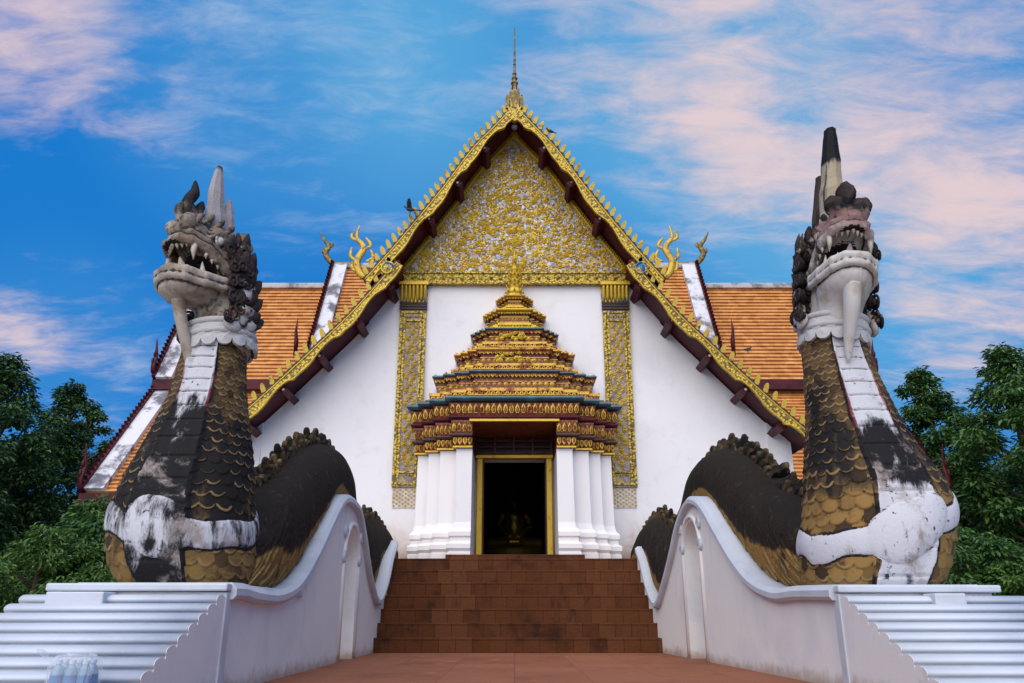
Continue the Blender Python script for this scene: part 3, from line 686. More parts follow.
    m = MB(); q = P(296, 345, Y=19.9); x = s * abs(q.x); m.tube([(x, 19.9, q.z - .3), (x, 19.9, q.z + .1), (x + s * .02, 19.85, q.z + .4), (x, 19.85, q.z + .75)], [.05, .06, .035, .005], 6); part(m, 'roof_finial', 'maroon', ir)
    # walls under the wing
    m = MB(); x0, x1 = X(5.32, 9.15); m.box((x0, 18.7, -.2), (x1, 18.95, 2.9)); m.prism([(18.95, -.2), (25.05, -.2), (25.05, 2.9), (22, 6.4), (18.95, 2.9)], lambda u, v, d: (d, u, v), *X(8.9, 9.15)); part(m, 'wing_wall', 'cream_wall')
# ------------------------------------------------------------------ gilded figure in the dark hall
ps = MB()
prof = [(1.44, .95), (1.62, .95), (1.66, .80), (1.78, .86), (1.86, .70), (2.0, .74), (2.06, .62)]
ps.loft([[Vector((math.cos(a / 24 * 6.2832) * r, 20.3 + math.sin(a / 24 * 6.2832) * r * .8, z)) for a in range(24)] for z, r in prof], smooth=False)
bs = thing('seated_statue', 'gilded seated Buddha figure glimpsed in the dark behind the open doorway', 'statue', (0, 20.3, 1.44))
ps.build('pedestal', 'statue_gold', bs).data.transform(Matrix.Translation((0, -20.3, -1.44)))
xs_, ys_, zs_ = [np.arange(a, b, .03) for a, b in ((-.8, .8), (-.6, .6), (-.1, 1.6))]
GX, GY, GZ = np.meshgrid(xs_, ys_, zs_, indexing='ij')
def sd_ell(c, r): 
    q = np.sqrt(((GX - c[0]) / r[0]) ** 2 + ((GY - c[1]) / r[1]) ** 2 + ((GZ - c[2]) / r[2]) ** 2); return (q - 1) * min(r)
def sd_cap(a, b, ra, rb):
    a, b = np.array(a), np.array(b); d = b - a; t = np.clip(((GX - a[0]) * d[0] + (GY - a[1]) * d[1] + (GZ - a[2]) * d[2]) / (d @ d), 0, 1)
    return np.sqrt((GX - a[0] - t * d[0]) ** 2 + (GY - a[1] - t * d[1]) ** 2 + (GZ - a[2] - t * d[2]) ** 2) - (ra + (rb - ra) * t)
def smin(a, b, k): h = np.clip(.5 + .5 * (b - a) / k, 0, 1); return b + (a - b) * h - k * h * (1 - h)
D = sd_ell((0, 0, .55), (.24, .17, .34))
for q in (sd_ell((0, 0, .78), (.30, .16, .14)), sd_cap((0, 0, .9), (0, 0, 1.02), .08, .08)): D = smin(D, q, .06)
for s in (-1, 1):
    D = smin(D, sd_cap((s * .15, 0, .16), (s * .6, -.12, .10), .15, .11), .05); D = smin(D, sd_cap((s * .6, -.12, .1), (-s * .1, -.36, .12), .11, .08), .04)
    D = smin(D, sd_cap((s * .32, 0, .8), (s * .4, -.05, .5), .085, .07), .04); D = smin(D, sd_cap((s * .4, -.05, .5), (s * .12, -.33, .25), .07, .05), .03)
    D = smin(D, sd_ell((s * .145, 0, 1.12), (.025, .04, .1)), .02)
D = smin(D, sd_ell((0, -.02, 1.15), (.14, .15, .18)), .03); D = smin(D, sd_ell((0, .02, 1.34), (.08, .08, .08)), .04); D = smin(D, sd_cap((0, .02, 1.36), (0, .02, 1.55), .04, .005), .03); D = smin(D, sd_cap((0, -.17, 1.18), (0, -.18, 1.1), .015, .028), .02)
V_, F_ = surface_nets(D, (xs_[0], ys_[0], zs_[0]), .03)
b_ = MB(); b_.add(V_ + np.array([0, 0, .62]), F_.tolist(), 0, True); b_.build('body', 'statue_gold', bs)
# ------------------------------------------------------------------ naga balustrades
mat('naga_neck', (.105, .065, .030), .75, layers=[((.30, .19, .075), 'attr', 1, .15, .8, 'edge'), ((.25, .145, .045), 'attrn', 5, .35, .75, ('ochre', .6)), ((.035, .022, .012), 'attr', 1, .3, 1.0, 'crev'),
    ((.045, .028, .015), 'attr', 1, .62, .95, 'tone'), ((.055, .034, .018), 'fine', 3.6, .52, .68), ((.03, .02, .014), 'streak', 5, .60, .74, (1, 1, .3)), ((.016, .014, .013), 'attrn', 5.5, .42, .60, ('mould', 1.0, (1, 1, .4))), ((.26, .17, .075), 'attrn', 9, .50, .85, ('rim_ochre', .5)), ((.52, .51, .53), 'attrn', 16, .46, .56, ('belly', .75)), ((.40, .36, .34), 'attrn', 3, .62, .95, ('bel2', .8)), ((.20, .05, .06), 'attrn', 7, .55, .75, ('ridge', .7)),
    ((.014, .013, .014), 'attrn', 7, .44, .62, ('bmould', 1.05, (1, 1, .32))), ((.30, .25, .23), 'attrn', 2.2, .54, .70, ('bel2', 1.3)), ((.05, .045, .045), 'attrn', 15, .66, .74, ('bel2', 1.5)), ((.36, .16, .10), 'attrn', 6, .80, .88, ('bel2', 1.0)), ((.03, .024, .018), 'point', 9, .480, .44, .05)], bump=(34, .5, .012), spec=.12)
mat('naga_body', (.026, .019, .014), .85, layers=[((.050, .036, .024), 'attr', 1, .2, .9, 'edge'), ((.13, .085, .04), 'fine', 3.2, .62, .74), ((.30, .17, .05), 'attrn', 6, .45, .66, ('ochre', .9)), ((.38, .26, .11), 'attrn', 7, .62, .85, ('rim_ochre', .55)), ((.05, .03, .016), 'attr', 1, .5, 1.0, 'crev'), ((.07, .048, .028), 'streak', 11, .57, .70, (1, 1, .22)), ((.018, .015, .014), 'streak', 5, .55, .72, (1.2, .5, .3)), ((.42, .39, .35), 'fine', 3.4, .715, .735)], bump=(16, .9, .05), spec=.12)
mat('head_tan', (.20, .155, .115), .75, layers=[((.40, .34, .275), 'noise', 4.4, .50, .64), ((.15, .085, .045), 'noise', 2.7, .50, .66), ((.035, .03, .026), 'streak', 6, .54, .66, (1, 1, .3)), ((.02, .018, .018), 'height', 6, .90, 1.18, (2, .9)), ((.03, .026, .024), 'fine', 6, .55, .65), ((.04, .032, .028), 'point', 9, .506, .478, .05), ((.018, .010, .010), 'attr', 1, .4, .6, 'cav')], bump=(22, .6, .022), spec=.12)
mat('head_white', (.46, .41, .37), .7, layers=[((.28, .20, .16), 'noise', 3.6, .48, .66), ((.07, .05, .045), 'streak', 6, .54, .66, (1, 1, .3)), ((.25, .15, .13), 'height', 7, .60, .78, (2, .4)), ((.015, .013, .014), 'height', 5, .86, .92, (2, .3)), ((.03, .026, .026), 'fine', 5, .62, .70), ((.06, .045, .04), 'point', 9, .494, .462, .04), ((.018, .010, .010), 'attr', 1, .4, .6, 'cav')], bump=(22, .55, .02), spec=.12)
mat('jaw_tan', (.40, .34, .275), .7, layers=[((.22, .145, .085), 'noise', 3.0, .47, .66), ((.20, .17, .15), 'streak', 5, .55, .75, (1, 1, .25)), ((.045, .038, .035), 'fine', 5, .58, .68), ((.05, .04, .034), 'point', 9, .504, .474, .05), ((.018, .010, .010), 'attr', 1, .4, .6, 'cav')], bump=(22, .6, .022), spec=.12)
mat('jaw_white', (.52, .48, .44), .65, layers=[((.36, .27, .19), 'noise', 2.6, .48, .68), ((.27, .25, .24), 'streak', 4, .58, .8, (1, 1, .3)), ((.06, .05, .05), 'fine', 5, .62, .72), ((.10, .07, .05), 'point', 9, .494, .462, .04), ((.018, .010, .010), 'attr', 1, .4, .6, 'cav')], bump=(24, .35, .01), spec=.12)
mat('tooth_white', (.46, .40, .31), .5, layers=[((.26, .2, .14), 'noise', 12, .45, .7)])
mat('tongue_grey', (.30, .22, .22), .6, layers=[((.15, .1, .1), 'noise', 9, .5, .7)])
mat('mane_dark', (.045, .030, .027), .7, layers=[((.36, .31, .27), 'noise', 7, .58, .66), ((.015, .012, .012), 'fine', 6, .45, .6), ((.19, .085, .06), 'noise', 4, .62, .75)], bump=(22, .6, .022), spec=.12)
mat('leaf_pale', (.46, .42, .39), .7, layers=[((.30, .24, .20), 'noise', 5, .5, .7), ((.03, .025, .025), 'fine', 6, .56, .66)], bump=(22, .55, .02), spec=.12)
mat('collar_white', (.47, .45, .44), .65, layers=[((.40, .36, .33), 'noise', 4, .5, .72), ((.03, .028, .028), 'fine', 5, .59, .68)], bump=(22, .55, .02), spec=.12)
mat('crest_grey', (.33, .29, .29), .75, layers=[((.44, .38, .33), 'streak', 6, .5, .7, (1, 1, .2)), ((.05, .04, .04), 'height', 7, 1.02, .88, (2, .25)), ((.03, .026, .026), 'fine', 5, .62, .7), ((.04, .035, .035), 'height', 6, 1.58, 1.66, (2, .2))], bump=(22, .55, .02), spec=.12)
mat('crest_cream', (.36, .29, .19), .75, layers=[((.46, .41, .33), 'streak', 6, .5, .7, (1, 1, .2)), ((.05, .04, .035), 'streak', 5, .51, .60, (1, 1, .22)), ((.06, .045, .04), 'height', 7, .92, .74, (2, .4)), ((.013, .012, .013), 'height', 8, 1.58, 1.62, (2, .16)), ((.03, .026, .026), 'fine', 5, .64, .72)], bump=(22, .55, .02), spec=.12)
mat('crest_black', (.035, .024, .022), .8, layers=[((.09, .06, .05), 'streak', 5, .5, .7, (1, 1, .2)), ((.3, .26, .22), 'fine', 5, .68, .76)], bump=(22, .55, .02), spec=.12)
mat('fin_stucco', (.085, .057, .03), .85, layers=[((.26, .17, .075), 'noise', 6, .54, .68), ((.02, .016, .014), 'noise', 4, .46, .58)], bump=(30, .5, .012), spec=.12)

# ---- the head is sculpted once with a distance field and shared by both statues
hs = .0125
hx, hf, hz = np.arange(-.42, .4201, hs), np.arange(-.42, .75, hs), np.arange(-.34, 1.36, hs)
GX, GY, GZ = np.meshgrid(hx, hf, hz, indexing='ij')        # y = forward here
AX = np.abs(GX)
def cap2(a, b, ra, rb):
    """capsule mirrored over x"""
    a, b = np.array(a), np.array(b); d = b - a; t = np.clip(((AX - a[0]) * d[0] + (GY - a[1]) * d[1] + (GZ - a[2]) * d[2]) / (d @ d), 0, 1)
    return np.sqrt((AX - a[0] - t * d[0]) ** 2 + (GY - a[1] - t * d[1]) ** 2 + (GZ - a[2] - t * d[2]) ** 2) - (ra + (rb - ra) * t)
def ell2(c, r, rx=0):
    y, z = GY - c[1], GZ - c[2]; ca, sa = math.cos(rx), math.sin(rx); y, z = y * ca + z * sa, -y * sa + z * ca
    q = np.sqrt(((AX - c[0]) / r[0]) ** 2 + (y / r[1]) ** 2 + (z / r[2]) ** 2); return (q - 1) * min(r)
def chain(D, pts, rs, k):
    for a, b, ra, rb in zip(pts, pts[1:], rs, rs[1:]): D = smin(D, cap2(a, b, ra, rb), k)
    return D
def smax(a, b, k): return -smin(-a, -b, k)
cav = ell2((0, .40, .535), (.19, .38, .105), .40)
sk = ell2((0, -.03, .46), (.24, .25, .28))
sk = smin(sk, cap2((.05, .04, .58), (.06, .34, .80), .19, .14), .08)
sk = smin(sk, ell2((0, .42, .84), (.16, .14, .11)), .05)
sk = smin(sk, ell2((.115, .45, .91), (.085, .09, .08)), .025)
sk = smin(sk, ell2((0, .36, 1.03), (.075, .09, .12)), .03)
sk = smin(sk, ell2((.0, .26, .96), (.08, .12, .08)), .04)
sk = smin(sk, ell2((.165, .14, .82), (.085, .13, .085), .4), .03)
sk = smin(sk, ell2((.20, .17, .76), (.05, .05, .05)), .012)
sk = smin(sk, cap2((.215, .02, .44), (.215, .22, .62), .07, .06), .05)
lip = [(.250, -.04, .42), (.258, .14, .51), (.245, .32, .635), (.19, .46, .70), (.10, .535, .725), (0, .55, .73)]
sk = chain(sk, lip, [.035, .045, .045, .045, .045, .045], .018)
lip2 = [(.24, .0, .52), (.25, .14, .60), (.235, .30, .715), (.17, .46, .785), (0, .545, .81)]
sk = chain(sk, lip2, [.02, .03, .03, .03, .03], .015)
sk = smin(sk, cap2((0, -.04, .36), (0, .0, -.16), .25, .255), .06)
sk = smax(sk, -cav, .015)
# wrinkles along the muzzle
for i in range(4):
    z = .60 + i * .06; y = .10 + i * .065; sk = smax(sk, -cap2((.0, y - .03, z + .20), (.26, y - .03, z + .04), .010, .010), .012)
def make_jaw(thin):
  jw = ell2((0, .33, .30), (.24, .29, .12)) if thin else ell2((0, .30, .27), (.25, .31, .16))
  jw = smin(jw, ell2((0, .47, .32), (.17, .14, .10)), .05)
  jl = [(.265, -.03, .40), (.285, .16, .365), (.27, .36, .365), (.20, .53, .40), (.10, .615, .425), (0, .63, .43)]
  jw = chain(jw, jl, [.03, .04, .042, .042, .042, .042], .015)
  jw = chain(jw, [(x * 1.03, y + .01, z - .062) for x, y, z in jl], [.02, .028, .03, .03, .03, .03], .015)
  jw = smin(jw, cap2((0, .05, .16), (0, -.01, -.10), .19, .285), .07) if thin else smin(jw, cap2((0, .20, .18), (0, .05, -.16), .21, .245), .10)
  jw = smin(jw, cap2((.17, .05, .25), (.16, .02, .0), .08, .08), .06)
  jw = smax(jw, -ell2((0, .33, .50), (.215, .27, .14)), .02)
  return smax(jw, -cav, .01)
def interp_field(Fd, V):
    I = np.clip(np.round((V - np.array([hx[0], hf[0], hz[0]])) / hs).astype(int), 0, np.array(Fd.shape) - 1); return Fd[I[:, 0], I[:, 1], I[:, 2]]
cav2 = np.minimum(cav, ell2((0, .33, .50), (.205, .26, .13)))
def sdf_part(D, amp=1.0):
    V, Fc = surface_nets(D, (hx[0], hf[0], hz[0]), hs); a = (interp_field(cav2, V) < .010).astype(float)
    V = V.copy(); V[:, 1] *= -1; V += amp * np.array([[mnoise.noise(Vector(p) * 9) * .012 + mnoise.noise(Vector(p) * 24) * .007, mnoise.noise(Vector(p) * 9 + Vector((7, 3, 1))) * .009 + mnoise.noise(Vector(p) * 24 + Vector((3, 9, 1))) * .007, mnoise.noise(Vector(p) * 9 + Vector((1, 5, 8))) * .009] for p in V.tolist()]); m = MB(); m.add(V, Fc.tolist(), 0, True); m.att['cav'] = a; return m
SK, JW, JT = sdf_part(sk), sdf_part(make_jaw(False), .45), sdf_part(make_jaw(True), .6)
L = lambda x, f, z: Vector((x, -f, z))          # head-local point

def scale_field(s, t, seed=0):
    """overlapping round scales: s counts scales around, t counts rows downwards. returns height, rim, crevice"""
    h = np.zeros_like(s); rim = np.zeros_like(s); crev = np.ones_like(s); tone = np.zeros_like(s); done = np.zeros(s.shape, bool)
    base = np.floor(t)
    for k in (base - 1, base):
        off = np.where(np.mod(k, 2) == 0, 0, .5); cx = np.floor(s - off) + .5 + off; ds = s - cx; dt = t - k
        rad = np.sqrt((ds / .56) ** 2 + ((dt - .62) / .74) ** 2); inside = (rad < 1) & ~done
        hh = np.clip(dt / 1.36, 0, 1) * .9 + .1 * (1 - np.clip(rad, 0, 1))
        h = np.where(inside, hh * np.clip((1 - rad) * 9, 0, 1) ** .5, h); rim = np.where(inside, np.clip((rad - .50) / .34, 0, 1) * np.clip((1 - rad) * 16, 0, 1) * np.clip((dt - .6) * 3, 0, 1), rim); crev = np.where(inside, np.clip((rad - .93) / .07, 0, 1), crev)
        hsh = np.mod(np.sin(np.mod(np.floor(cx * 2 + .5), 2 * 27) * 12.9898 + k * 78.233) * 43758.5453, 1.0); tone = np.where(inside, hsh, tone); rim = np.where(inside, rim * (.45 + .75 * np.mod(hsh * 7.3, 1)), rim); h = np.where(inside, h * (.72 + .4 * np.mod(hsh * 3.7, 1)), h)
        done |= inside
    return h, rim, crev, tone

def naga(side, rows, Yc, lean, collar_line, mould, bmould, ochre, bpairs, body_mould, hd, label):
    root = thing('naga_statue', label, 'naga statue', P((rows[0][1] + rows[0][2]) / 2, rows[0][0], Y=Yc), 'naga statues on the white walls')
    RL = root.location.copy()
    def put(m, name, mt, parent=None):
        o = m.build(name, mt, parent or root); o.data.transform(Matrix.Translation(-RL)); return o
    # ---------------- neck and chest
    rows = sorted(rows, key=lambda r: -r[0]); nv, nu = 380, 288
    py = np.array([r[0] for r in rows], float); tt = np.linspace(0, 1, nv)
    pyv = py[0] + (py[-1] - py[0]) * tt
    def cr(vals):
        # smooth interpolation through the measured outline
        x = (py[0] - py); xx = (py[0] - pyv); m_ = np.gradient(vals, x); i = np.clip(np.searchsorted(x, xx, side='right') - 1, 0, len(x) - 2)
        h_ = x[i + 1] - x[i]; u = (xx - x[i]) / h_; v = np.array(vals, float)
        return (2 * u ** 3 - 3 * u ** 2 + 1) * v[i] + (u ** 3 - 2 * u ** 2 + u) * h_ * m_[i] + (-2 * u ** 3 + 3 * u ** 2) * v[i + 1] + (u ** 3 - u ** 2) * h_ * m_[i + 1]
    xl, xr = cr([r[1] for r in rows]), cr([r[2] for r in rows])
    yc = np.interp(pyv, [335, 450, 590], [Yc + lean, Yc + lean * .4, Yc])
    Pl = np.array([P(a, p, Y=y) for a, p, y in zip(xl, pyv, yc)]); Pr = np.array([P(a, p, Y=y) for a, p, y in zip(xr, pyv, yc)])
    cx, z, ra = (Pl[:, 0] + Pr[:, 0]) / 2, Pl[:, 2], (Pr[:, 0] - Pl[:, 0]) / 2 * np.interp(pyv, [340, 470, 520], [.97, .96, .93])
    rb = ra * np.interp(pyv, [340, 480, 585], [1.0, 1.02, 1.05])
    ph = np.linspace(0, 2 * np.pi, nu, endpoint=False)           # 0 = front
    PH, _ = np.meshgrid(ph, z); ns = 27
    cw = 2 * np.pi * ra / ns; t = np.concatenate([[0], np.cumsum(np.diff(z) / (.80 * (cw[1:] + cw[:-1]) / 2))]); t = t[-1] - t
    wob = 1.0
    H, rim, crev, tone = scale_field(PH / (2 * np.pi) * ns + .12 * np.sin(t[:, None] * 1.3 + PH * 3), t[:, None] + .10 * np.sin(PH * 5 + t[:, None] * .7) + 0 * PH)
    PYV = pyv[:, None] + 0 * PH
    dphi = (PH + np.pi) % (2 * np.pi) - np.pi
    bw = np.interp(pyv, [335, 400, 480, 520, 590], [.42, .40, .37, .38, .33])[:, None]
    ad = np.abs(dphi); belly = (ad < bw).astype(float); ridge = np.exp(-((ad - bw) / .07) ** 2)
    nz = np.array([[mnoise.noise((math.sin(a) * c_ * 5, math.cos(a) * c_ * 5, z_ * 5 + side * 9)) for a in ph[::3]] for c_, z_ in zip(ra[::4], z[::4])]); nz = np.kron(nz, np.ones((4, 3)))[:nv, :nu]; nz2 = np.roll(nz, 31, 1)
    ad = ad + .045 * nz; belly = (ad < bw).astype(float); soft = np.clip((bw - ad) / .05 + .5, 0, 1)
    inner = dphi * side                                          # >0 towards the outside of the picture
    cl = np.interp(dphi * -side, [-np.pi, -1.6, -.5, 0, .5, 1.3, 2.2, np.pi], collar_line)      # collar centre, in picture rows
    cd = (PYV - cl + 2 * np.sin(PH * 7) + 4.0 * nz2) / 13.0; collar = (np.abs(cd) < 1).astype(float)
    bl = ((dphi / hd['bossw']) ** 2 + ((PYV - (cl[:, :] - 6)) / 29) ** 2 < 1).astype(float)             # big rounded plate on the breast
    white = np.clip(belly + collar + bl, 0, 1); near = np.clip((ad < bw + .07) + (np.abs(cd) < 1.22) + bl, 0, 1)
    sh = cw[:, None] * .19 * H
    seg = (t[:, None] * .5) % 1.0
    bh = np.where(white > 0, .0, sh) + np.where((belly > 0) & (collar + bl == 0), .006 + .012 * np.clip(np.minimum(seg, 1 - seg) * 9, 0, 1), 0)
    bh = bh + .024 * ridge * (collar + bl == 0) * np.clip((PYV - 330) / 30, 0, 1)
    bh = np.maximum(bh, np.where(collar > 0, .022 * np.sqrt(np.clip(1 - cd ** 2, 0, 1)) + .012, 0)); dd = np.clip(1 - (dphi / hd['bossw']) ** 2 - ((PYV - (cl - 6)) / 29) ** 2, 0, 1)
    bh = np.maximum(bh, np.where(bl > 0, .016 + hd['boss'] * np.sqrt(dd), 0))
    lump = np.array([[mnoise.noise((math.cos(a) * 1.5, math.sin(a) * 1.5, zz * 1.6 + side)) for a in ph[::8]] for zz in z[::8]])
    lump = np.kron(lump, np.ones((8, 8)))[:nv, :nu] if lump.shape[0] * 8 >= nv else np.zeros((nv, nu))
    k9 = np.ones(9) / 9
    lump = np.apply_along_axis(lambda r: np.convolve(np.concatenate([r[-8:], r, r[:8]]), k9, 'same')[8:-8], 1, lump); lump = np.apply_along_axis(lambda r: np.convolve(np.pad(r, 8, 'edge'), k9, 'same')[8:-8], 0, lump)
    rr = bh + .02 * lump
    se = 1.0
    X = cx[:, None] + (ra[:, None] + rr) * np.sin(PH); Yy = yc[:, None] - (rb[:, None] + rr) * np.cos(PH); Z = z[:, None] + 0 * PH
    V = np.stack([X, Yy, Z], -1).reshape(-1, 3)
    m = MB(); i, j = np.meshgrid(np.arange(nv - 1), np.arange(nu), indexing='ij'); j2 = (j + 1) % nu
    Fq = np.stack([i * nu + j, i * nu + j2, (i + 1) * nu + j2, (i + 1) * nu + j], -1).reshape(-1, 4)
    m.v = [tuple(v) for v in V]; m.f = [tuple(f) for f in Fq.tolist()]; m.m = [0] * len(m.f); m.sm = [True] * len(m.f)
    mo = np.interp(PYV, *mould); bmo = np.interp(PYV, *bmould); oc = np.interp(PYV, *ochre) * (white == 0)
    m.att = {'edge': (rim * (white == 0)).ravel(), 'crev': (crev * (white == 0)).ravel(), 'mould': np.where(white > 0, -3, mo).ravel(), 'rim_ochre': np.where(white > 0, -3, rim * .95).ravel(), 'ochre': oc.ravel(), 'belly': np.maximum(soft, np.clip(np.maximum((1 - np.abs(cd)) * 5 + .5, bl), 0, 1)).ravel(), 'tone': tone.ravel(),  # includes the ochre colour of the scale rims
             'bel2': np.where(white > 0, .5, -3).ravel(), 'ridge': np.where((near > 0) & (collar + bl == 0), np.clip(ridge * 1.25, 0, 1) * np.interp(PYV, [330, 370, 420, 520], [.15, .62, .82, .4]), -3).ravel(),
             'bmould': np.where(near > 0, np.where((collar > 0) | (bl > 0), np.minimum(bmo, hd['plate']), np.where(white > 0, bmo, np.maximum(bmo, .62))) + .1 * np.abs(dphi) * 0, -3).ravel()}
    put(m, 'neck', 'naga_neck')
    # ---------------- arched body along the wall
    for bi_, (bpairs_, amp_) in enumerate(bpairs):
        B = []
        for (bx, by, tx, ty, xc, w) in bpairs_:
            b = P(bx, by, X=side * xc[0]) if bx > 20 else Vector((0, bx, by)); tpt = P(tx, ty, X=side * xc[1]) if tx > 20 else Vector((side * xc[1], tx, ty))
            b = Vector((side * xc[1], b.y, b.z - .10)); tpt = tpt - Vector((0, 0, .13 if len(B) > 1 else .05)); B.append((b, tpt, w))
        nb = 420; un_ = np.linspace(0, len(B) - 1, nb)
        bb = smooth_curve([q[0] for q in B], nb); tp = smooth_curve([q[1] for q in B], nb); ww = np.interp(un_, range(len(B)), [q[2] for q in B])
        nr = 180; ph = np.linspace(0, 2 * np.pi, nr, endpoint=False)          # 0 = bottom
        mid = [(a + b) * .5 for a, b in zip(bb, tp)]
        arc = np.concatenate([[0], np.cumsum([(mid[i + 1] - mid[i]).length for i in range(nb - 1)])])
        PH, ARC = np.meshgrid(ph, arc); s_ = PH / (2 * np.pi) * 15
        H, rim, crev, tone = scale_field(s_ + .1 * np.sin(ARC * 7), -ARC / .155 + 1000.3 + .22 * np.sin(PH * 4 + ARC * 2) + .2 * np.sin(PH * 9 + ARC * 5))
        cs, sn = np.cos(PH), np.sin(PH); e = 2 / 2.35
        e = np.where(cs > 0, 2 / 3.0, 2 / 2.05); px_ = np.sign(sn) * np.abs(sn) ** e; pz_ = -np.sign(cs) * np.abs(cs) ** e
        hgt = np.array([(b - a).length / 2 for a, b in zip(bb, tp)])[:, None]
        dirv = np.array([(b - a).normalized() for a, b in zip(bb, tp)]); M = np.array(mid)
        k = 1 + (.034 * H * np.clip(.05 + 1.3 * np.clip((1 - pz_) / 2 - .35, 0, 1) + np.clip(1 - ARC / 1.3, 0, .8) * (amp_ > 0), 0, 1) * np.array([[.5 + .5 * mnoise.noise((c_ * 2.2, s2 * 2.2, a_ * 2.6)) + .3 for c_, s2 in zip(np.cos(ph), np.sin(ph))] for a_ in arc]) + .006) / np.minimum(hgt, .4)
        V = M[:, None, :] + dirv[:, None, :] * (pz_ * hgt * k)[..., None]; V[..., 0] += px_ * (ww[:, None] * k)
        m = MB(); i, j = np.meshgrid(np.arange(nb - 1), np.arange(nr), indexing='ij'); j2 = (j + 1) % nr
        Fq = np.stack([i * nr + j, i * nr + j2, (i + 1) * nr + j2, (i + 1) * nr + j], -1).reshape(-1, 4).tolist()
        m.v = [tuple(v) for v in V.reshape(-1, 3)]; m.f = [tuple(f) for f in Fq] + [tuple(range(nr)), tuple(range((nb - 1) * nr, nb * nr))]; m.m = [0] * len(m.f); m.sm = [True] * len(m.f)
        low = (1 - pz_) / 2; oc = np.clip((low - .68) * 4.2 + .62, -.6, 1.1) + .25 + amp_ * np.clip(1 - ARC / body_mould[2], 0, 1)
        m.att = {'edge': (rim * np.clip((low - .45) * 3, 0, 1)).ravel(), 'crev': (crev * np.clip((low - .5) * 3, 0, 1)).ravel(), 'ochre': (oc - .25).ravel(), 'rim_ochre': (rim * .55 * (oc + .35)).ravel()}
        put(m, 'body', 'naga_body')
        # fins on the back
        L_ = 0; nxt = .12; kf = 0; dirv_l = dirv
        for i in range(1, nb):
            L_ += (tp[i] - tp[i - 1]).length
            if L_ >= nxt and hd['finrange'][0] < arc[i] < hd['finrange'][1]:
                t3 = (tp[min(i + 3, nb - 1)] - tp[i - 3]).normalized(); up = Vector(dirv[i]); up = (up - t3 * up.dot(t3)).normalized(); up = (up + t3 * -.25).normalized()
                hgt_ = .21 + .05 * math.sin(kf * 2.3); m = MB(); c = tp[i] - up * .04
                c = tp[i] - up * .05; q_ = random.Random(kf * 3 + side).uniform(-.015, .015)
                pf = [(-.052, 0), (-.056, .5), (-.050 + q_, .82), (-.028, .97), (.006, 1.0), (.034, .90 + q_ * 3), (.046, .62), (.050, 0)]
                for dx_, sc_2 in ((0, 1.0), (.052, .66), (-.052, .66)):
                    vs_ = [c + t3 * a + up * (b * hgt_ * sc_2) + Vector((dx_ + e_ * (.034 if b < .9 else .02), 0, 0)) for e_ in (-1, 1) for a, b in pf]
                    m.add(vs_, [tuple(range(8)), tuple(range(15, 7, -1))] + [(k_, 8 + k_, 8 + (k_ + 1) % 8, (k_ + 1) % 8) for k_ in range(8)])
                bf = put(m, 'back_fin', 'fin_stucco'); bv = bf.modifiers.new('bevel', 'BEVEL'); bv.width = .012; bv.segments = 2; nxt = L_ + .132; kf += 1
            elif L_ >= nxt: nxt = L_ + .05
    # ---------------- head
    HN = Vector((cx[-1], yc[-1], P((rows[-1][1] + rows[-1][2]) / 2, hd['npy'], Y=Yc + lean).z)) - RL
    yaw = hd['yaw']; sc = hd['scale']
    def hput(m, name, mt, parent=None):
        o = m.build(name, mt, parent or root)
        if parent is None: o.location = HN; o.rotation_euler = (hd['pitch'], hd['roll'], yaw); o.scale = sc
        return o
    skull = hput(SK, 'skull', hd['skull']); jaw = hput(JT if side < 0 else JW, 'lower_jaw', hd['jaw'])
    def tooth(p, q, r, par, mid=None):
        m = MB(); p, q = L(*p), L(*q); c = p.lerp(q, .5) + Vector((0, -.012, 0)); m.tube([p, c, q], [r, r * .72, .004], 8); hput(m, 'tooth', 'tooth_white', par)
    for s in (-1, 1):
        tooth((s * .20, .43, .68), (s * .205, .455, .515), .036, skull); tooth((s * .205, .33, .37), (s * .21, .36, .52), .036, jaw)
        for k in range(5):
            u = k / 4; tooth((s * (.245 - .01 * u), .06 + .26 * u, .475 + .13 * u), (s * (.245 - .01 * u), .08 + .26 * u, .415 + .13 * u), .022, skull)
    for k in range(7):
        x = (k - 3) * .048; tooth((x, .53 - abs(x) * .4, .71), (x, .54 - abs(x) * .4, .645), .026, skull)
        if k % 2 == 0: tooth((x, .565 - abs(x) * .4, .43), (x, .57 - abs(x) * .4, .49), .018, jaw)
    m = MB(); m.tube([L(0, .22, .33), L(0, .36, .40), L(0, .44, .49), L(0, .46, .60)], [.08, .085, .06, .012], 10, flat=.8); hput(m, 'tongue', hd['tongue'], jaw)
    for s in (-1, 1):      # carved curls of the brow, muzzle and cheek
        m = MB()
        for a_, b_, c_, r_ in (((.17, .12, .86), (.195, .04, .92), (.18, -.02, .99), .036), ((.12, .20, .90), (.145, .12, .97), (.13, .06, 1.04), .034), ((.07, .28, .96), (.09, .20, 1.02), (.07, .14, 1.09), .032), ((.21, .02, .76), (.25, -.08, .84), (.22, -.10, .93), .045),
                               ((.22, .0, .66), (.27, -.12, .74), (.25, -.16, .84), .045), ((.15, .44, .86), (.19, .38, .95), (.14, .34, .99), .035), ((.2, .30, .76), (.225, .20, .83), (.20, .13, .86), .03)):
            flame(m, [L(s * a_[0], *a_[1:]), L(s * b_[0], *b_[1:]), L(s * c_[0], *c_[1:])], (r_ * .7, r_), .7, k=12)
        for q in range(3): m.tube([L(s * (.115 + .02 * q * .3), .50 + .045 * math.cos(a * .6 + q) * (1 - a * .05), .905 + .045 * math.sin(a * .6 + q) * (1 - a * .05)) for a in range(10)], .011, 5) if q == 0 else None
        hput(m, 'carved_curls', hd['skull'], skull)
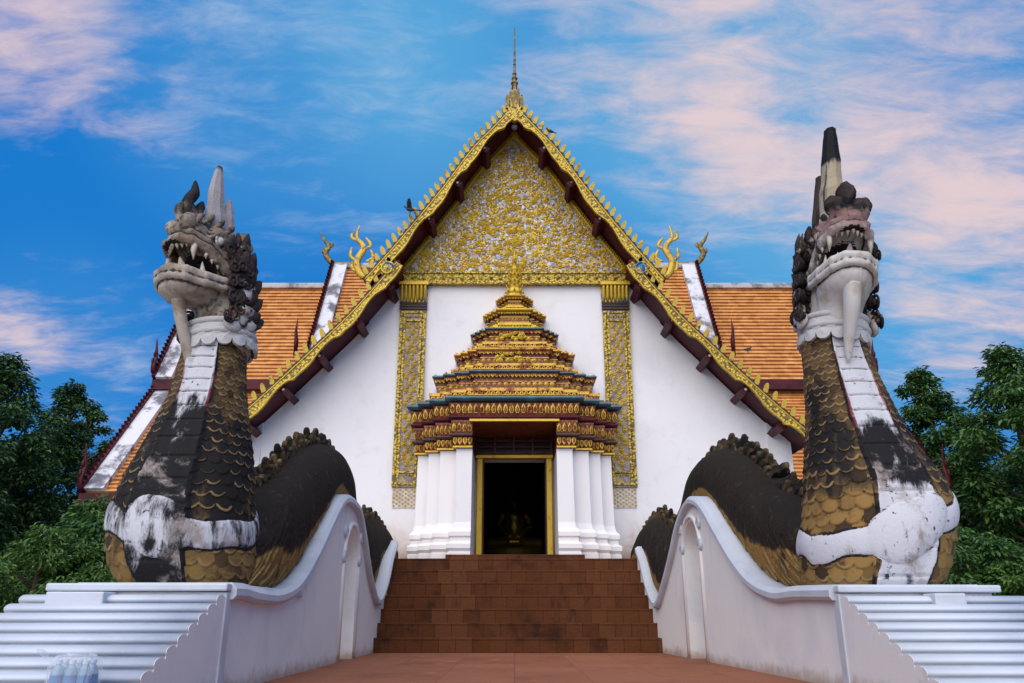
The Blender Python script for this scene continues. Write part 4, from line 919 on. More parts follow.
    for s in (-1, 1):
        m = MB(); m.ball(L(s * .225, .175, .76), .042, 0, 10, 7); m.tube([L(s * .21 + s * .03 * math.cos(a * .52), .175 + .055 * math.cos(a * .52), .76 + .055 * math.sin(a * .52)) for a in range(13)], .012, 6); hput(m, 'eye', 'leaf_pale', skull)
    # beard hanging from the chin
    m = MB(); bp = smooth_curve([L(*p) for p in hd['beard']], 24); br_ = np.interp(np.linspace(0, 1, 24), [0, .2, .55, .85, .93, 1], hd['beard_r'])
    m.tube(bp, list(br_), 14); hput(m, 'beard', hd['jaw'], None)
    m = MB()
    if side < 0: flame(m, [L(0, .41, 1.02), L(0, .39, 1.16), L(0, .32, 1.27), L(0, .31, 1.40)], (.06, .075), .75); flame(m, [L(0, .31, 1.0), L(0, .26, 1.12), L(0, .22, 1.22)], (.05, .06), .75); flame(m, [L(0, .47, .95), L(0, .49, 1.05), L(0, .45, 1.13)], (.04, .05), .75); hput(m, 'snout_tip', hd['skull'], skull)
    else: m.ball(L(0, .36, 1.10), (.10, .10, .13), 0, 28, 18); m.ball(L(.14, .40, .97), (.10, .10, .085), 0, 26, 16); m.ball(L(-.14, .40, .97), (.10, .10, .085), 0, 26, 16); m.v = [tuple(Vector(v) + Vector((mnoise.noise(Vector(v) * 14), mnoise.noise(Vector(v) * 14 + Vector((5, 1, 2))), mnoise.noise(Vector(v) * 14 + Vector((1, 7, 3))))) * .028) for v in m.v]; hput(m, 'snout_knobs', 'crest_black', skull)
    # cheek leaves and mane
    rg = random.Random(11)
    for s in (-1, 1):
        m = MB(); mp_ = MB()
        for q in range(26):        # ragged flame tufts between the leaves
            f2, z2 = rg.uniform(-.24, .10), rg.uniform(-.02, .72); b0 = L(s * (.24 - max(0, -f2 - .04) * .4), f2, z2); a2 = rg.uniform(.2, 1.4); l2 = rg.uniform(.10, .20)
            flame(m, [b0, b0 + Vector((s * .05, math.cos(a2) * l2 * .5, math.sin(a2) * l2 * .5)), b0 + Vector((s * .04, math.cos(a2) * l2 * .8 - .02, math.sin(a2) * l2 + .03))], (.025, .04), .6, k=9)
        for (f_, z_, a, ln, w, pale) in [(.06, .02, -.5, .20, .05, 1), (.0, .06, -.2, .22, .055, 1), (-.06, .12, 0, .2, .05, 1), (-.10, .02, -.1, .2, .05, 1), (-.16, .08, .2, .2, .05, 0), (.0, .22, .3, .22, .05, 0), (-.08, .24, .5, .22, .05, 1), (-.16, .24, .6, .2, .05, 0),
                (.0, .36, .7, .2, .045, 0), (-.08, .38, .8, .22, .05, 0), (-.16, .38, .9, .22, .05, 0), (-.02, .50, 1.0, .2, .045, 0), (-.10, .52, 1.1, .22, .045, 0), (-.18, .50, 1.1, .22, .05, 0), (-.22, .34, .6, .2, .05, 0), (-.22, .2, .4, .2, .05, 0), (-.22, .06, .1, .2, .05, 0), (.04, .64, 1.2, .16, .04, 0), (-.14, .66, 1.25, .22, .045, 0)]:
            f_ += .11; w *= 1.12; xx = (.275 if side < 0 else .315) + .03 * rg.random() - max(0, -f_ - .04) * .45; d = Vector((0, math.cos(a), math.sin(a))); b0 = L(s * xx, f_, z_)
            p1 = b0 + Vector((s * .045, d.y * ln * .5, d.z * ln * .5)); p2 = b0 + Vector((s * .01, d.y * ln + .02, d.z * ln + .045))
            (mp_ if pale else m).tube(smooth_curve([b0, p1, p2], 8), [w * .7, w * 1.15, w * 1.3, w * 1.25, w * 1.05, w * .8, w * .45, .005], 8, flat=.5, up=Vector((s, 0, 0)))
            m.ball(b0 + Vector((s * .045, 0, 0)), w * .7, 0, 8, 5); m.tube([b0 + Vector((s * (.05 + .004 * q), math.cos(q * .7) * (w * 1.3 - q * .004), math.sin(q * .7) * (w * 1.3 - q * .004))) for q in range(10)], .014, 5)
        hput(m, 'mane', 'mane_dark', skull); hput(mp_, 'cheek_leaves', 'leaf_pale' if hd['plate'] > .3 else 'collar_white', skull)
    m = MB()
    for k in range(9):
        z_ = -.08 + k * .095; y_ = -.17 - .05 * math.sin(k / 8 * 3.1); b0 = L(0, y_ + .04, z_); m.tube(smooth_curve([b0, b0 + Vector((0, .08, .03)), b0 + Vector((0, .13, .12))], 6), [.07, .075, .065, .05, .03, .004], 8, flat=.8)
        for s in (-1, 1): b1 = L(s * .13, y_ + .07, z_ - .02); m.tube(smooth_curve([b1, b1 + Vector((s * .03, .07, .02)), b1 + Vector((s * .03, .11, .11))], 6), [.06, .065, .055, .04, .025, .004], 8, flat=.8)
    hput(m, 'nape_fins', 'mane_dark', skull)
    for cp, cr_, fl, mt in hd['crests']:
        m = MB(); k = 16; m.tube(smooth_curve([L(*p) for p in cp], k), list(np.interp(np.linspace(0, 1, k), np.linspace(0, 1, len(cr_)), cr_) * (1 + .05 * np.sin(np.arange(k) * 2.1) + .04 * np.sin(np.arange(k) * 4.7))), 8, flat=fl, up=Vector((1, 0, 0)), smooth=False); hput(m, 'crest', mt, None)
    # scalloped collar under the head
    m = MB(); r0 = hd['collar_r']
    for row, (zz, rr_, n_) in enumerate(((.02, r0, 15), (-.075, r0 + .012, 15))):
        for k in range(n_):
            a = (k + row * .5) / n_ * 6.2832; d = Vector((math.sin(a), -math.cos(a), 0)); tg = Vector((math.cos(a), math.sin(a), 0)); w = 6.2832 * rr_ / n_ * .56
            pts = []
            for u, v in ((-1, 0), (-1, -.5), (-.75, -.85), (-.3, -1.0), (.3, -1.0), (.75, -.85), (1, -.5), (1, 0)): pts.append((d * (rr_ + .012 + .03 * -v) + tg * (u * w) + Vector((0, 0, zz + v * .125))))
            vs = pts + [q - d * .035 for q in pts]; n8 = 8; c = len(vs); vs.append(d * (rr_ + .045) + Vector((0, 0, zz - .06)))
            m.add(vs, [(i, i + 1, c) for i in range(7)] + [(7, 0, c)] + [(i, i + 1, 8 + i + 1, 8 + i) for i in range(7)])
        m.tube([Vector((math.sin(a / 36 * 6.2832) * (rr_ + .015), -math.cos(a / 36 * 6.2832) * (rr_ + .015), zz + .01)) for a in range(37)], .028, 8, caps=False)
    hput(m, 'collar', 'collar_white', None)
    return root

LR = [(590, 128, 248), (583, 121, 250), (572, 114, 254), (545, 109, 256), (518, 113, 256), (491, 123, 255), (461, 139, 252), (427, 157, 248), (397, 172, 246), (370, 181, 246), (352, 186, 247), (335, 191, 249)]
RR = [(592, 808, 936), (583, 803, 941), (572, 801, 946), (555, 800, 950), (511, 803, 950), (482, 805, 937), (456, 806, 917), (423, 806, 897), (390, 805, 881), (357, 804, 868), (342, 803, 865), (325, 803, 864)]
xc1, xc2, xc3 = (1.97, 2.43), (1.97, 2.32), (1.97, 2.2)
naga(-1, LR, 6.42, .08, [505, 505, 530, 540, 540, 536, 520, 505], ([340, 385, 410, 430, 520, 540, 560, 590], [.05, .2, .45, .62, .62, .35, .1, .05]), ([340, 385, 405, 430, 515, 522, 545, 555, 590], [.10, .24, .50, .70, .74, .52, .46, .66, .66]),
     ([330, 400, 430, 500, 530, 590], [.25, .1, .0, .0, .45, .7]),
     [([(6.35, .66, 6.5, 1.30, (1.97, 2.5), .42), (253, 589, 258, 478, xc1, .43), (276, 591, 269, 461, xc1, .43), (295, 580, 282, 447, xc1, .43), (312, 553, 297, 437, xc1, .42), (328, 520, 311, 433, xc1, .42), (339, 499, 321, 436, xc1, .39), (347, 496, 329, 444, xc1, .36), (357, 507, 337, 461, xc1, .33), (363, 536, 343, 490, xc1, .30), (11.2, 1.0, 12.0, 1.9, xc2, .34), (11.6, .55, 12.1, 1.2, xc2, .32)], .55), ([(11.9, .55, 11.4, 1.30, (1.97, 2.38), .30), (12.15, .68, 11.75, 1.66, (1.97, 2.38), .30), (12.6, .93, 12.35, 1.98, (1.97, 2.36), .30), (13.0, 1.28, 12.95, 2.10, (1.97, 2.34), .28), (13.5, 1.42, 13.6, 2.02, (1.97, 2.27), .25), (14.1, 1.42, 14.2, 1.75, (1.97, 2.2), .20)], .0)], (1.6, -.55, 1.2),
     dict(npy=334, yaw=R(-34), pitch=R(3), roll=R(-6), scale=(.86, .88, 1.0), skull='head_tan', jaw='jaw_tan', tongue='tooth_white', collar_r=.30, plate=.52, boss=.03, bossw=.42, finrange=(.25, 8),
          beard=[(0, .46, .26), (0, .45, .12), (0, .40, -.08), (0, .34, -.27), (0, .31, -.38)], beard_r=[.08, .062, .052, .046, .062, .03],
          crests=[([(0, .10, .55), (0, .07, .80), (0, .07, 1.15), (0, .05, 1.45), (0, .02, 1.66)], [.17, .15, .115, .08, .03], .7, 'crest_grey'), ([(0, -.05, .5), (0, -.08, .85), (0, -.09, 1.15), (0, -.10, 1.34)], [.10, .09, .07, .03], .7, 'crest_grey')]),
     'left naga serpent statue with tan open jaws, slim pale grey horn and blackened breast')
rc1, rc2, rc3 = (2.24, 2.78), (2.10, 2.56), (2.03, 2.36)
naga(1, RR, 6.85, .08, [500, 503, 525, 545, 548, 552, 530, 500], ([330, 370, 400, 470, 500, 515, 590], [.02, .2, .52, .55, .45, -.2, -.3]), ([330, 415, 432, 445, 488, 500, 545, 590], [.0, .24, .56, .70, .68, .42, .34, .46]),
     ([330, 350, 390, 480, 510, 590], [.5, .45, .12, .1, .8, .9]),
     [([(6.75, .66, 6.9, 1.35, (2.35, 2.88), .43), (806, 588, 797, 488, (2.33, 2.84), .43), (790, 591, 784, 475, (2.31, 2.83), .43), (770, 587, 773, 461, (2.29, 2.81), .43), (754, 578, 762, 452, (2.27, 2.79), .43), (735, 555, 749, 443, (2.25, 2.77), .43), (719, 528, 735, 438, (2.22, 2.74), .42), (704, 503, 723, 441, (2.20, 2.70), .40), (694, 497, 712, 450, (2.18, 2.66), .36), (687, 503, 702, 465, (2.16, 2.62), .33), (679, 524, 694, 491, (2.13, 2.58), .30), (672, 560, 679, 530, (2.1, 2.53), .34), (11.5, .95, 12.1, 1.85, rc2, .34), (11.8, .5, 12.2, 1.2, rc2, .32)], .55), ([(11.9, .55, 11.4, 1.30, (1.97, 2.38), .30), (12.15, .68, 11.75, 1.66, (1.97, 2.38), .30), (12.6, .93, 12.35, 1.98, (1.97, 2.36), .30), (13.0, 1.28, 12.95, 2.10, (1.97, 2.34), .28), (13.5, 1.42, 13.6, 2.02, (1.97, 2.27), .25), (14.1, 1.42, 14.2, 1.75, (1.97, 2.2), .20)], .0)], (1.65, -.55, 1.9),
     dict(npy=327, yaw=R(-3), pitch=R(2), roll=R(6.5), scale=(.87, .98, 1.06), skull='head_white', jaw='jaw_white', tongue='tongue_grey', collar_r=.308, plate=.36, boss=.05, bossw=.55, finrange=(.25, 8),
          beard=[(0, .50, .22), (0, .49, .05), (0, .44, -.12), (0, .40, -.28), (0, .39, -.42)], beard_r=[.10, .085, .06, .035, .022, .004],
          crests=[([(.0, .03, .55), (0, -.02, .95), (0, -.06, 1.35), (0, -.10, 1.75), (0, -.12, 2.0)], [.22, .20, .165, .125, .085], .75, 'crest_cream'), ([(-.02, -.46, .15), (-.02, -.42, .7), (-.02, -.38, 1.2), (-.02, -.36, 1.62)], [.17, .15, .115, .075], .75, 'crest_black')]),
     'right naga serpent statue with whitish jaws, black snout knobs and a taller black tipped horn')

# ---- white wavy walls that carry the bodies, with pedestals and rolled steps in front
def balustrade(side, cop, xin, xout, foot, label, plabel, pd):
    rt = thing('balustrade_wall', label, 'wall', (side * xin(9), 9, 0), 'wavy white walls beside the stairs')
    def put(m, name, mt, bevel=0, par=None, r=None):
        o = m.build(name, mt, par or r or rt, bevel); o.data.transform(Matrix.Translation(-(r or rt).location)); return o
    pts = []
    for p in cop:
        X = 2.1
        for _ in range(6): w = P(*p, X=side * X); X = xin(w.y)
        pts.append(Vector((0, w.y, w.z)))
    c = smooth_curve(pts, 120); a0, a1, ah = pd['arch']
    top = lambda y: float(np.interp(y, [q.y for q in c], [q.z for q in c])) - .10
    ys = list(np.linspace(pd['y0'], a0, 40)); m = MB()
    def seg(ys, lo):
        for y, y2 in zip(ys, ys[1:]):
            m.add([(side * xin(q) + side * (dx), q, z) for q in (y, y2) for dx in (0, xout) for z in (lo(q), top(q))], [(0, 1, 5, 4), (2, 6, 7, 3), (0, 4, 6, 2), (1, 3, 7, 5)])
        for q in (ys[0], ys[-1]): m.add([(side * xin(q), q, lo(q)), (side * xin(q) + side * xout, q, lo(q)), (side * xin(q) + side * xout, q, top(q)), (side * xin(q), q, top(q))], [(0, 1, 2, 3)])
    seg(ys, lambda y: -.05)
    am, ar = (a0 + a1) / 2, (a1 - a0) / 2
    arc = lambda y: ah - ar + ar * 1.0 * math.sqrt(max(0, 1 - ((y - am) / ar) ** 2))
    seg([am - ar * math.cos(i / 24 * math.pi) for i in range(25)], arc); seg(list(np.linspace(a1, pd['y1'], 40)), lambda y: -.05)
    put(m, 'wall', 'white_plaster')
    m = MB()      # coping with a rounded lip
    sec = [(-.045, -.10), (-.065, -.075), (-.065, -.03), (-.03, .01), (xout + .03, .01), (xout + .06, -.03), (xout + .06, -.10)]
    rings = []
    for i, q in enumerate(c):
        t = (c[min(i + 1, len(c) - 1)] - c[max(i - 1, 0)]).normalized(); nn = Vector((0, -t.z, t.y))
        rings.append([Vector((side * (xin(q.y) + u), q.y + nn.y * v, q.z + nn.z * v)) for u, v in sec])
    m.loft(rings, smooth=False); put(m, 'coping', 'coping_white')
    m = MB(); tr = [(a0 - .05, .0)] + [(am - (ar + .05) * math.cos(i / 20 * math.pi), ah - ar + (ar + .05) * math.sin(i / 20 * math.pi)) for i in range(21)] + [(a1 + .05, 0)]
    m.tube([(side * (xin(y) + .004), y, z) for y, z in tr], .035, 6); put(m, 'arch_moulding', 'white_plaster')
    for y in (a0 - .06, a1 + .06):
        for z in (ah - ar * .2, ah - ar * .9):
            m = MB(); m.tube([(side * (xin(y) - .01), y + math.cos(k * .6) * (.07 - k * .003), z + math.sin(k * .6) * (.07 - k * .003)) for k in range(18)], .022, 6); put(m, 'scroll', 'coping_white')
    # pedestal under the breast
    y0 = pd['y0']; x0 = xin(y0); pr = thing('pedestal', plabel, 'pedestal', (side * (x0 + .6), y0 + .8, 0), 'white pedestals with rolled steps')
    X = lambda a, b: (min(side * a, side * b), max(side * a, side * b))
    m = MB(); a, b = X(x0 + .012, x0 + pd['w']); m.box((a, y0 - .06, -.05), (b, y0 + 1.9, pd['top'] - .055)); put(m, 'block', 'white_plaster', r=pr)
    m = MB(); a, b = X(x0 - .03, x0 + pd['w'] + .05); m.box((a, y0 - .11, pd['top'] - .052), (b, y0 + 1.95, pd['top'])); put(m, 'slab', 'coping_white', .012, r=pr)
    m = MB(); a, b = X(x0 - .022, x0 + .15); m.box((a, y0 - .075, -.05), (b, y0 + .04, pd['top'] - .056)); put(m, 'corner_strip', 'coping_white', .008, r=pr)
    fl = MB(); n = 10; z_top = pd['top'] - .075; dz = z_top / (n + .7); dy = pd['run'] / n; yy = y0 - .077
    for i in range(n):
        z = z_top - i * dz; ya, yb2 = yy - dy * (i + 1), yy - dy * i
        if i == 0: yb2 = yy
        prof = [(yb2, -.05), (yb2, z - .012)] + [(ya + dy * .62 - dy * .62 * math.sin(k / 14 * 2.2), z - dz * .60 + dz * .60 * math.cos(k / 14 * 2.2)) for k in range(15)] + [(ya + .012, z - dz - .012), (ya + .012, -.05)]
        m = MB(); a, b = X(x0 - .005, x0 + pd['sw']); m.prism(prof, lambda u, v, d: (d, u, v), a, b); o = put(m, 'rolled_step', 'coping_white', r=pr)
        o.data.polygons.foreach_set('use_smooth', [len(q.vertices) == 4 for q in o.data.polygons])
        if True: fl.prism(prof[:-2] + [(ya + .001, z - dz * .97), (ya + .001, -.05)], lambda u, v, d: (d, u, v), *X(x0 - .0085, x0 - .0055))
    put(fl, 'flank', 'white_plaster', r=pr)
    m = MB(); a, b = X(x0 + pd['wb'][0], x0 + pd['wb'][1]); m.box((a, y0 - .27, pd['top'] - .19), (b, y0 - .075, pd['top'] - .06)); put(m, 'front_block', 'coping_white', .01, r=pr)
    return rt
copL = [(228, 584), (240, 585), (253, 589), (276, 591), (295, 580), (312, 553), (328, 520), (339, 499), (347, 496), (357, 507), (363, 536), (368, 570), (376, 598), (384, 582), (390, 555), (394.5, 541)]
copR = [(837, 586), (800, 587), (777, 589), (754, 578), (735, 555), (719, 528), (704, 503), (694, 497), (687, 503), (679, 524), (673, 551), (665, 582), (658, 601), (650, 586), (644, 562), (639, 547)]
balustrade(-1, copL, lambda y: 1.97, 1.0, None, 'white wavy wall with an arched recess at the left side of the brown stairs', 'white pedestal of rolled steps below the left naga, beside the bottled water',
           dict(arch=(9.58, 10.4, 1.50), y0=5.76, y1=13.4, w=1.15, top=.705, run=1.42, sw=1.30, wb=(.72, 1.1)))
balustrade(1, copR, lambda y: 2.065 + (11.93 - y) * .052, 1.0, None, 'white wavy wall with an arched passage at the right side of the brown stairs', 'white pedestal of rolled steps below the right naga with the black tipped horn',
           dict(arch=(9.70, 10.42, 1.60), y0=6.15, y1=13.4, w=1.10, top=.705, run=1.42, sw=1.27, wb=(.58, .8)))
# ------------------------------------------------------------------ trees
mat('bark', (.10, .065, .04), .9, layers=[((.05, .03, .02), 'streak', 8, .45, .7, (1, 1, .15))], bump=(30, .6, .02))
def leafmat(name, a, b, c):
    m = bpy.data.materials.new(name); m.use_nodes = True; n = m.node_tree.nodes; l = m.node_tree.links; bs = n['Principled BSDF']; bs.inputs['Roughness'].default_value = .55
    g = n.new('ShaderNodeNewGeometry'); r = n.new('ShaderNodeValToRGB'); l.new(g.outputs['Random Per Island'], r.inputs[0])
    e = r.color_ramp.elements; e[0].color = (*a, 1); e[1].color = (*c, 1); k = e.new(.6); k.color = (*b, 1); l.new(r.outputs[0], bs.inputs['Base Color'])
    t = n.new('ShaderNodeBsdfTranslucent'); l.new(r.outputs[0], t.inputs[0]); mx = n.new('ShaderNodeMixShader'); mx.inputs[0].default_value = .25
    l.new(bs.outputs[0], mx.inputs[1]); l.new(t.outputs[0], mx.inputs[2]); l.new(mx.outputs[0], n['Material Output'].inputs[0]); MATS[name] = m
leafmat('leaf_dark', (.014, .046, .016), (.038, .10, .026), (.10, .19, .040))
leafmat('leaf_mid', (.024, .072, .018), (.060, .15, .030), (.14, .25, .05))
leafmat('leaf_light', (.04, .10, .018), (.075, .165, .025), (.13, .22, .035))
def tree(name, x, y, h, r, mt, label, seed, cat='tree', group=None, base=.25, leaf=.155, clumps=34, per=560, spire=1.0, z0=0):
    rg = random.Random(seed); t = thing(name, label, cat, (x, y, z0), group)
    m = MB(); k = 9; lean = (rg.uniform(-.3, .3), rg.uniform(-.3, .3))
    path = [(lean[0] * u * u * h * .2, lean[1] * u * u * h * .2, u * h * .86) for u in [i / (k - 1) for i in range(k)]]
    tr = h * .022 + .03; m.tube(path, [tr * (1.5 if i == 0 else 1) * (1 - .85 * i / (k - 1)) + .01 for i in range(k)], 10)
    cl = []
    for i in range(clumps):
        u = (i + .5) / clumps; zz = h * (base + (1 - base) * u); prof = math.sin(min(1, (1 - u) * 1.55 + .10) * math.pi / 2) ** spire * (.55 + .45 * min(1, u * 4))
        a = i * 2.4 + rg.uniform(-.5, .5); rr = r * prof * rg.uniform(.35, 1.0) if u < .93 else r * .08
        c = Vector((math.cos(a) * rr + lean[0] * u * u * h * .2, math.sin(a) * rr + lean[1] * u * u * h * .2, zz)); s_ = r * rg.uniform(.26, .44) * (.6 + .4 * prof); cl.append((c, s_))
        zb = max(.12 * h, zz - rr * .7); ub = zb / (h * .86); ub = min(ub, 1)
        p0 = Vector((lean[0] * ub * ub * h * .2, lean[1] * ub * ub * h * .2, ub * h * .86))
        m.tube([p0, p0.lerp(c, .5) + Vector((0, 0, -.05 * rr)), c], [tr * .35 * (1 - ub * .6) + .008, tr * .2 + .006, .006], 5)
    m.build('trunk', 'bark', t)
    V = []; Fc = []
    for c, s_ in cl:
        n_ = int(per * (s_ / (r * .35)) ** 2)
        for _ in range(n_):
            d = Vector((rg.gauss(0, 1), rg.gauss(0, 1), rg.gauss(0, 1))).normalized(); q = rg.random() ** .45
            p = c + Vector((d.x, d.y, d.z * .62)) * (s_ * q * rg.uniform(.8, 1.12)); p.z -= (d.x ** 2 + d.y ** 2) * s_ * .22 * q
            ax = Vector((d.x + rg.uniform(-.6, .6), d.y + rg.uniform(-.6, .6), rg.uniform(-.75, .15))).normalized(); sd = ax.cross(Vector((rg.uniform(-.5, .5), rg.uniform(-.5, .5), 1))).normalized(); L2 = leaf * rg.uniform(.6, 1.25); w = L2 * .22
            up = sd.cross(ax) * (L2 * .08); b = len(V)
            V += [p, p + ax * L2 * .5 + sd * w + up, p + ax * L2 - up, p + ax * L2 * .5 - sd * w + up]; Fc.append((b, b + 1, b + 2, b + 3))
    m = MB(); m.add(V, Fc); m.build('crown', mt, t)
    return t
G1, G2 = 'trees left of the temple', 'trees right of the temple'
def at(px, Y): return P(px, 600, Y=Y).x
def topat(px, py, Y): return P(px, py, Y=Y)        # where a crown's tip stands
tree('broadleaf_tree', topat(16, 352, 19).x, 19, topat(16, 352, 19).z, 1.5, 'leaf_dark', 'tallest dark green tree at the far left, its pointed top against the sky', 1, group=G1, base=.12, spire=1.2, clumps=44)
tree('broadleaf_tree', topat(56, 380, 22).x, 22, topat(56, 380, 22).z, 1.4, 'leaf_dark', 'dark green tree behind the far left tree, nearer the orange roof', 2, group=G1, base=.1, spire=1.2, clumps=40)
tree('broadleaf_tree', topat(98, 402, 25).x, 25, topat(98, 402, 25).z, 1.3, 'leaf_mid', 'looser tree rising just left of the white edged lower roof corner', 3, group=G1, base=.08, spire=1.2, clumps=34)
tree('broadleaf_tree', topat(-45, 385, 17).x, 17, topat(-45, 385, 17).z, 1.6, 'leaf_dark', 'dark tree cut by the left edge of the picture', 4, group=G1, base=.1, clumps=34)
tree('broadleaf_tree', at(110, 20.5), 20.5, 3.9, 1.5, 'leaf_dark', 'low dark tree filling the gap between left naga and far left trees', 5, group=G1, base=.05, clumps=34)
tree('shrub', at(30, 14), 14, 1.9, 1.25, 'leaf_light', 'bright yellow green shrub low at the left behind the white rolled steps', 6, 'shrub', base=.1, leaf=.11, clumps=26)
tree('shrub', at(88, 16), 16, 2.6, 1.4, 'leaf_mid', 'mid green bush beside the left naga breast', 7, 'shrub', base=.06, leaf=.14, clumps=30)
tree('broadleaf_tree', topat(934, 366, 20).x, 20, topat(934, 366, 20).z, 1.35, 'leaf_mid', 'pointed green tree just right of the right naga, sky on both sides', 8, group=G2, base=.1, spire=1.2, clumps=42)
tree('broadleaf_tree', topat(1002, 350, 17).x, 17, topat(1002, 350, 17).z, 1.4, 'leaf_mid', 'tall layered green tree at the right edge, pointed top', 9, group=G2, base=.2, spire=1.1, clumps=44)
tree('broadleaf_tree', topat(1060, 375, 20).x, 20, topat(1060, 375, 20).z, 1.9, 'leaf_dark', 'broad dark tree cut by the right edge of the picture', 10, group=G2, base=.1, clumps=38)
tree('broadleaf_tree', topat(972, 420, 25).x, 25, topat(972, 420, 25).z, 2.0, 'leaf_dark', 'dark tree filling the gap behind the two right hand trees', 11, group=G2, base=.05, clumps=44)
tree('broadleaf_tree', topat(905, 430, 23).x, 23, topat(905, 430, 23).z, 1.5, 'leaf_dark', 'dark tree half hidden behind the right naga neck', 12, group=G2, base=.05, clumps=36)
tree('shrub', at(968, 15), 15, 2.0, 1.2, 'leaf_mid', 'low green shrub behind the right white slab beside the naga', 13, 'shrub', base=.06, leaf=.13, clumps=28)
tree('shrub', at(1022, 14), 14, 1.3, .8, 'leaf_light', 'small bright shrub at the right edge above the white rolled steps', 14, 'shrub', base=.06, leaf=.12, clumps=20)
tree('shrub', at(1010, 18), 18, 2.6, 1.5, 'leaf_dark', 'dark bush between the right edge tree trunk and the low green shrub', 15, 'shrub', base=.04, leaf=.14, clumps=28)
# far hedge line so the garden closes behind the trees
rg = random.Random(5); m = MB(); V = []; Fc = []
for i in range(26000):
    s = rg.choice((-1, 1)); x = s * rg.uniform(8.5, 34); y = 31 + rg.uniform(0, 3.5) - (abs(x) - 20) * .2; hmax = 3.6 + 1.1 * math.sin(x * .9) + .8 * math.sin(x * 2.3 + 1); z = hmax * rg.random() ** .75
    d = Vector((rg.gauss(0, 1), rg.gauss(0, 1) - .6, rg.gauss(0, .6))).normalized(); sd = d.cross(Vector((0, 0, 1))).normalized(); L2 = rg.uniform(.25, .5); p = Vector((x, y, z)); b = len(V)
    V += [p, p + d * L2 * .5 + sd * L2 * .25, p + d * L2, p + d * L2 * .5 - sd * L2 * .25]; Fc.append((b, b + 1, b + 2, b + 3))
m.add(V, Fc); tag(m.build('far_woodland', 'leaf_dark'), 'dark mass of foliage closing the view behind the temple garden trees', 'woodland', kind='stuff')

# ------------------------------------------------------------------ pigeons
mat('feather_dark', (.045, .045, .055), .6, layers=[((.12, .12, .14), 'noise', 18, .5, .7)])
mat('beak', (.12, .09, .05), .5)
def bird(loc, heading, label, spread=0.0, sc=1.0):
    t = thing('pigeon', label, 'bird', loc, 'birds on the temple roof', heading); M3 = Matrix.Scale(sc, 4)
    m = MB(); pr = [(-.17, .10, .008), (-.12, .105, .02), (-.06, .115, .045), (0, .125, .058), (.06, .14, .052), (.10, .165, .036), (.115, .195, .03), (.135, .212, .032), (.155, .212, .022), (.165, .208, .006)]
    m.loft([[Vector((x, math.cos(a / 10 * 6.2832) * r, z + math.sin(a / 10 * 6.2832) * r)) for a in range(10)] for x, z, r in pr]); o = m.build('body', 'feather_dark', t); o.data.transform(M3)
    for s in (-1, 1):
        m = MB()
        if spread: pts = [(.07, s * .04, .15), (.06, s * .16, .15 + .09 * spread), (.0, s * .30, .15 + .13 * spread), (-.06, s * .31, .15 + .12 * spread), (-.06, s * .16, .15 + .07 * spread), (-.05, s * .04, .14)]
        else: pts = [(.07, s * .05, .15), (.0, s * .062, .16), (-.1, s * .04, .135), (-.19, s * .018, .11), (-.1, s * .05, .10), (.02, s * .062, .10)]
        m.add([Vector(p) for p in pts] + [Vector(p) + Vector((0, -s * .004, -.008)) for p in pts], [(0, 1, 2, 3, 4, 5), (11, 10, 9, 8, 7, 6)] + [(i, (i + 1) % 6, 6 + (i + 1) % 6, 6 + i) for i in range(6)])
        o = m.build('wing', 'feather_dark', t); o.data.transform(M3)
        m = MB(); m.tube([(0, s * .025, .08), (.005, s * .025, .03), (0, s * .025, .004)], .006, 5); m.tube([(-.02, s * .025, .004), (.03, s * .025, .004)], .005, 5); o = m.build('leg', 'beak', t); o.data.transform(M3)
    m = MB(); m.tube([(.16, 0, .208), (.185, 0, .202)], [.008, .001], 6); o = m.build('beak', 'beak', t); o.data.transform(M3)
    m = MB(); m.add([(-.13, -.018, .112), (-.13, .018, .112), (-.26, .03, .09), (-.26, -.03, .09), (-.13, -.018, .100), (-.13, .018, .100), (-.26, .03, .084), (-.26, -.03, .084)], [(0, 1, 2, 3), (7, 6, 5, 4), (0, 1, 5, 4), (1, 2, 6, 5), (2, 3, 7, 6), (3, 0, 4, 7)]); o = m.build('tail', 'feather_dark', t); o.data.transform(M3)
    return t
bird(P(410, 214, Y=14.08), R(175), 'small dark bird with raised wings landing on the left gilded roof edge', .9, .8)
bird(P(550, 134, Y=14.08), R(200), 'small dark bird perched near the top of the right gilded roof edge', 0, .55)
bird(P(748, 353, Y=14.08), R(20), 'small dark bird perched low on the right gilded roof edge before the tiles', 0, .55)

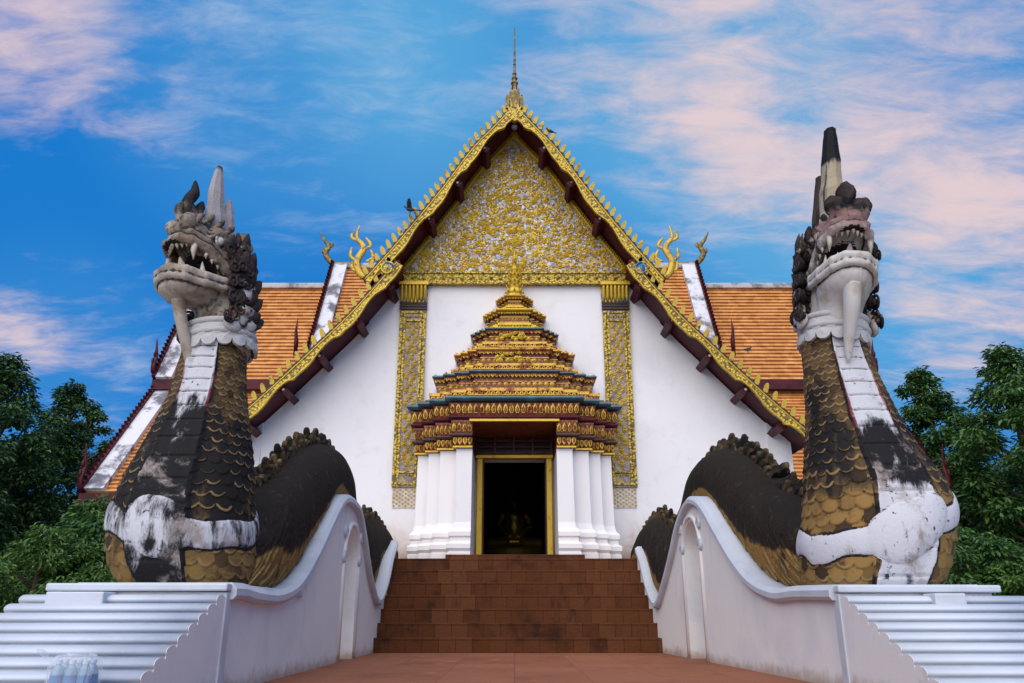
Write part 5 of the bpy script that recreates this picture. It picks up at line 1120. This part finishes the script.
# ------------------------------------------------------------------ bottled water in clear wrap on the rolled steps
def glass(name, col, rough, alpha_tr):
    m = bpy.data.materials.new(name); m.use_nodes = True; n = m.node_tree.nodes; l = m.node_tree.links
    g = n['Principled BSDF']; g.inputs['Base Color'].default_value = (*col, 1); g.inputs['Roughness'].default_value = rough; g.inputs['Alpha'].default_value = alpha_tr; MATS[name] = m
glass('clear_film', (.75, .80, .86), .12, .20); glass('water_plastic', (.30, .48, .62), .08, .60)
mat('cap_blue', (.05, .20, .42), .4); mat('label_white', (.55, .62, .72), .5)
bl = P(73, 683, Y=4.33)
bp = thing('bottle_pack', 'pack of bottled water in crinkled clear plastic on the left white rolled steps', 'bottled water', (bl.x, 4.33, .63 - 9 * .0589))
for i in range(3):
    for j in range(2):
        cx, cy = (i - 1) * .068, (j - .5) * .068
        m = MB(); pr = [(0, .028), (.006, .032), (.06, .032), (.065, .030), (.07, .032), (.125, .032), (.15, .022), (.165, .0135), (.172, .0135)]
        m.loft([[Vector((cx + math.cos(a / 16 * 6.2832) * r, cy + math.sin(a / 16 * 6.2832) * r, z)) for a in range(16)] for z, r in pr]); b = m.build('bottle', 'water_plastic', bp)
        m = MB(); m.loft([[Vector((cx + math.cos(a / 14 * 6.2832) * .0165, cy + math.sin(a / 14 * 6.2832) * .0165, z)) for a in range(14)] for z in (.170, .188)], smooth=False); m.build('cap', 'label_white', b)
        m = MB(); m.loft([[Vector((cx + math.cos(a / 16 * 6.2832) * .0328, cy + math.sin(a / 16 * 6.2832) * .0328, z)) for a in range(16)] for z in (.075, .118)], caps=False); m.build('paper_band', 'cap_blue', b)
m = MB(); rg = random.Random(2); rings = []
for k, (z, s) in enumerate([(-.004, 1.02), (.04, 1.06), (.10, 1.05), (.15, 1.03), (.185, .96), (.205, .80), (.212, .45)]):
    ring = []
    for a in range(40):
        t_ = a / 40 * 6.2832; e = .35; x = math.copysign(abs(math.cos(t_)) ** e, math.cos(t_)) * .106 * s; y = math.copysign(abs(math.sin(t_)) ** e, math.sin(t_)) * .072 * s
        j = rg.uniform(-.007, .007); ring.append(Vector((x * (1 + j * 8), y * (1 + j * 8), z + rg.uniform(-.008, .008) * (k > 0))))
    rings.append(ring)
m.loft(rings, smooth=False)
m.tube([(-.10, -.02, .17), (-.14, -.03, .20), (-.17, -.02, .225)], [.012, .03, .05], 9, flat=.25, smooth=False); m.build('plastic_wrap', 'clear_film', bp)
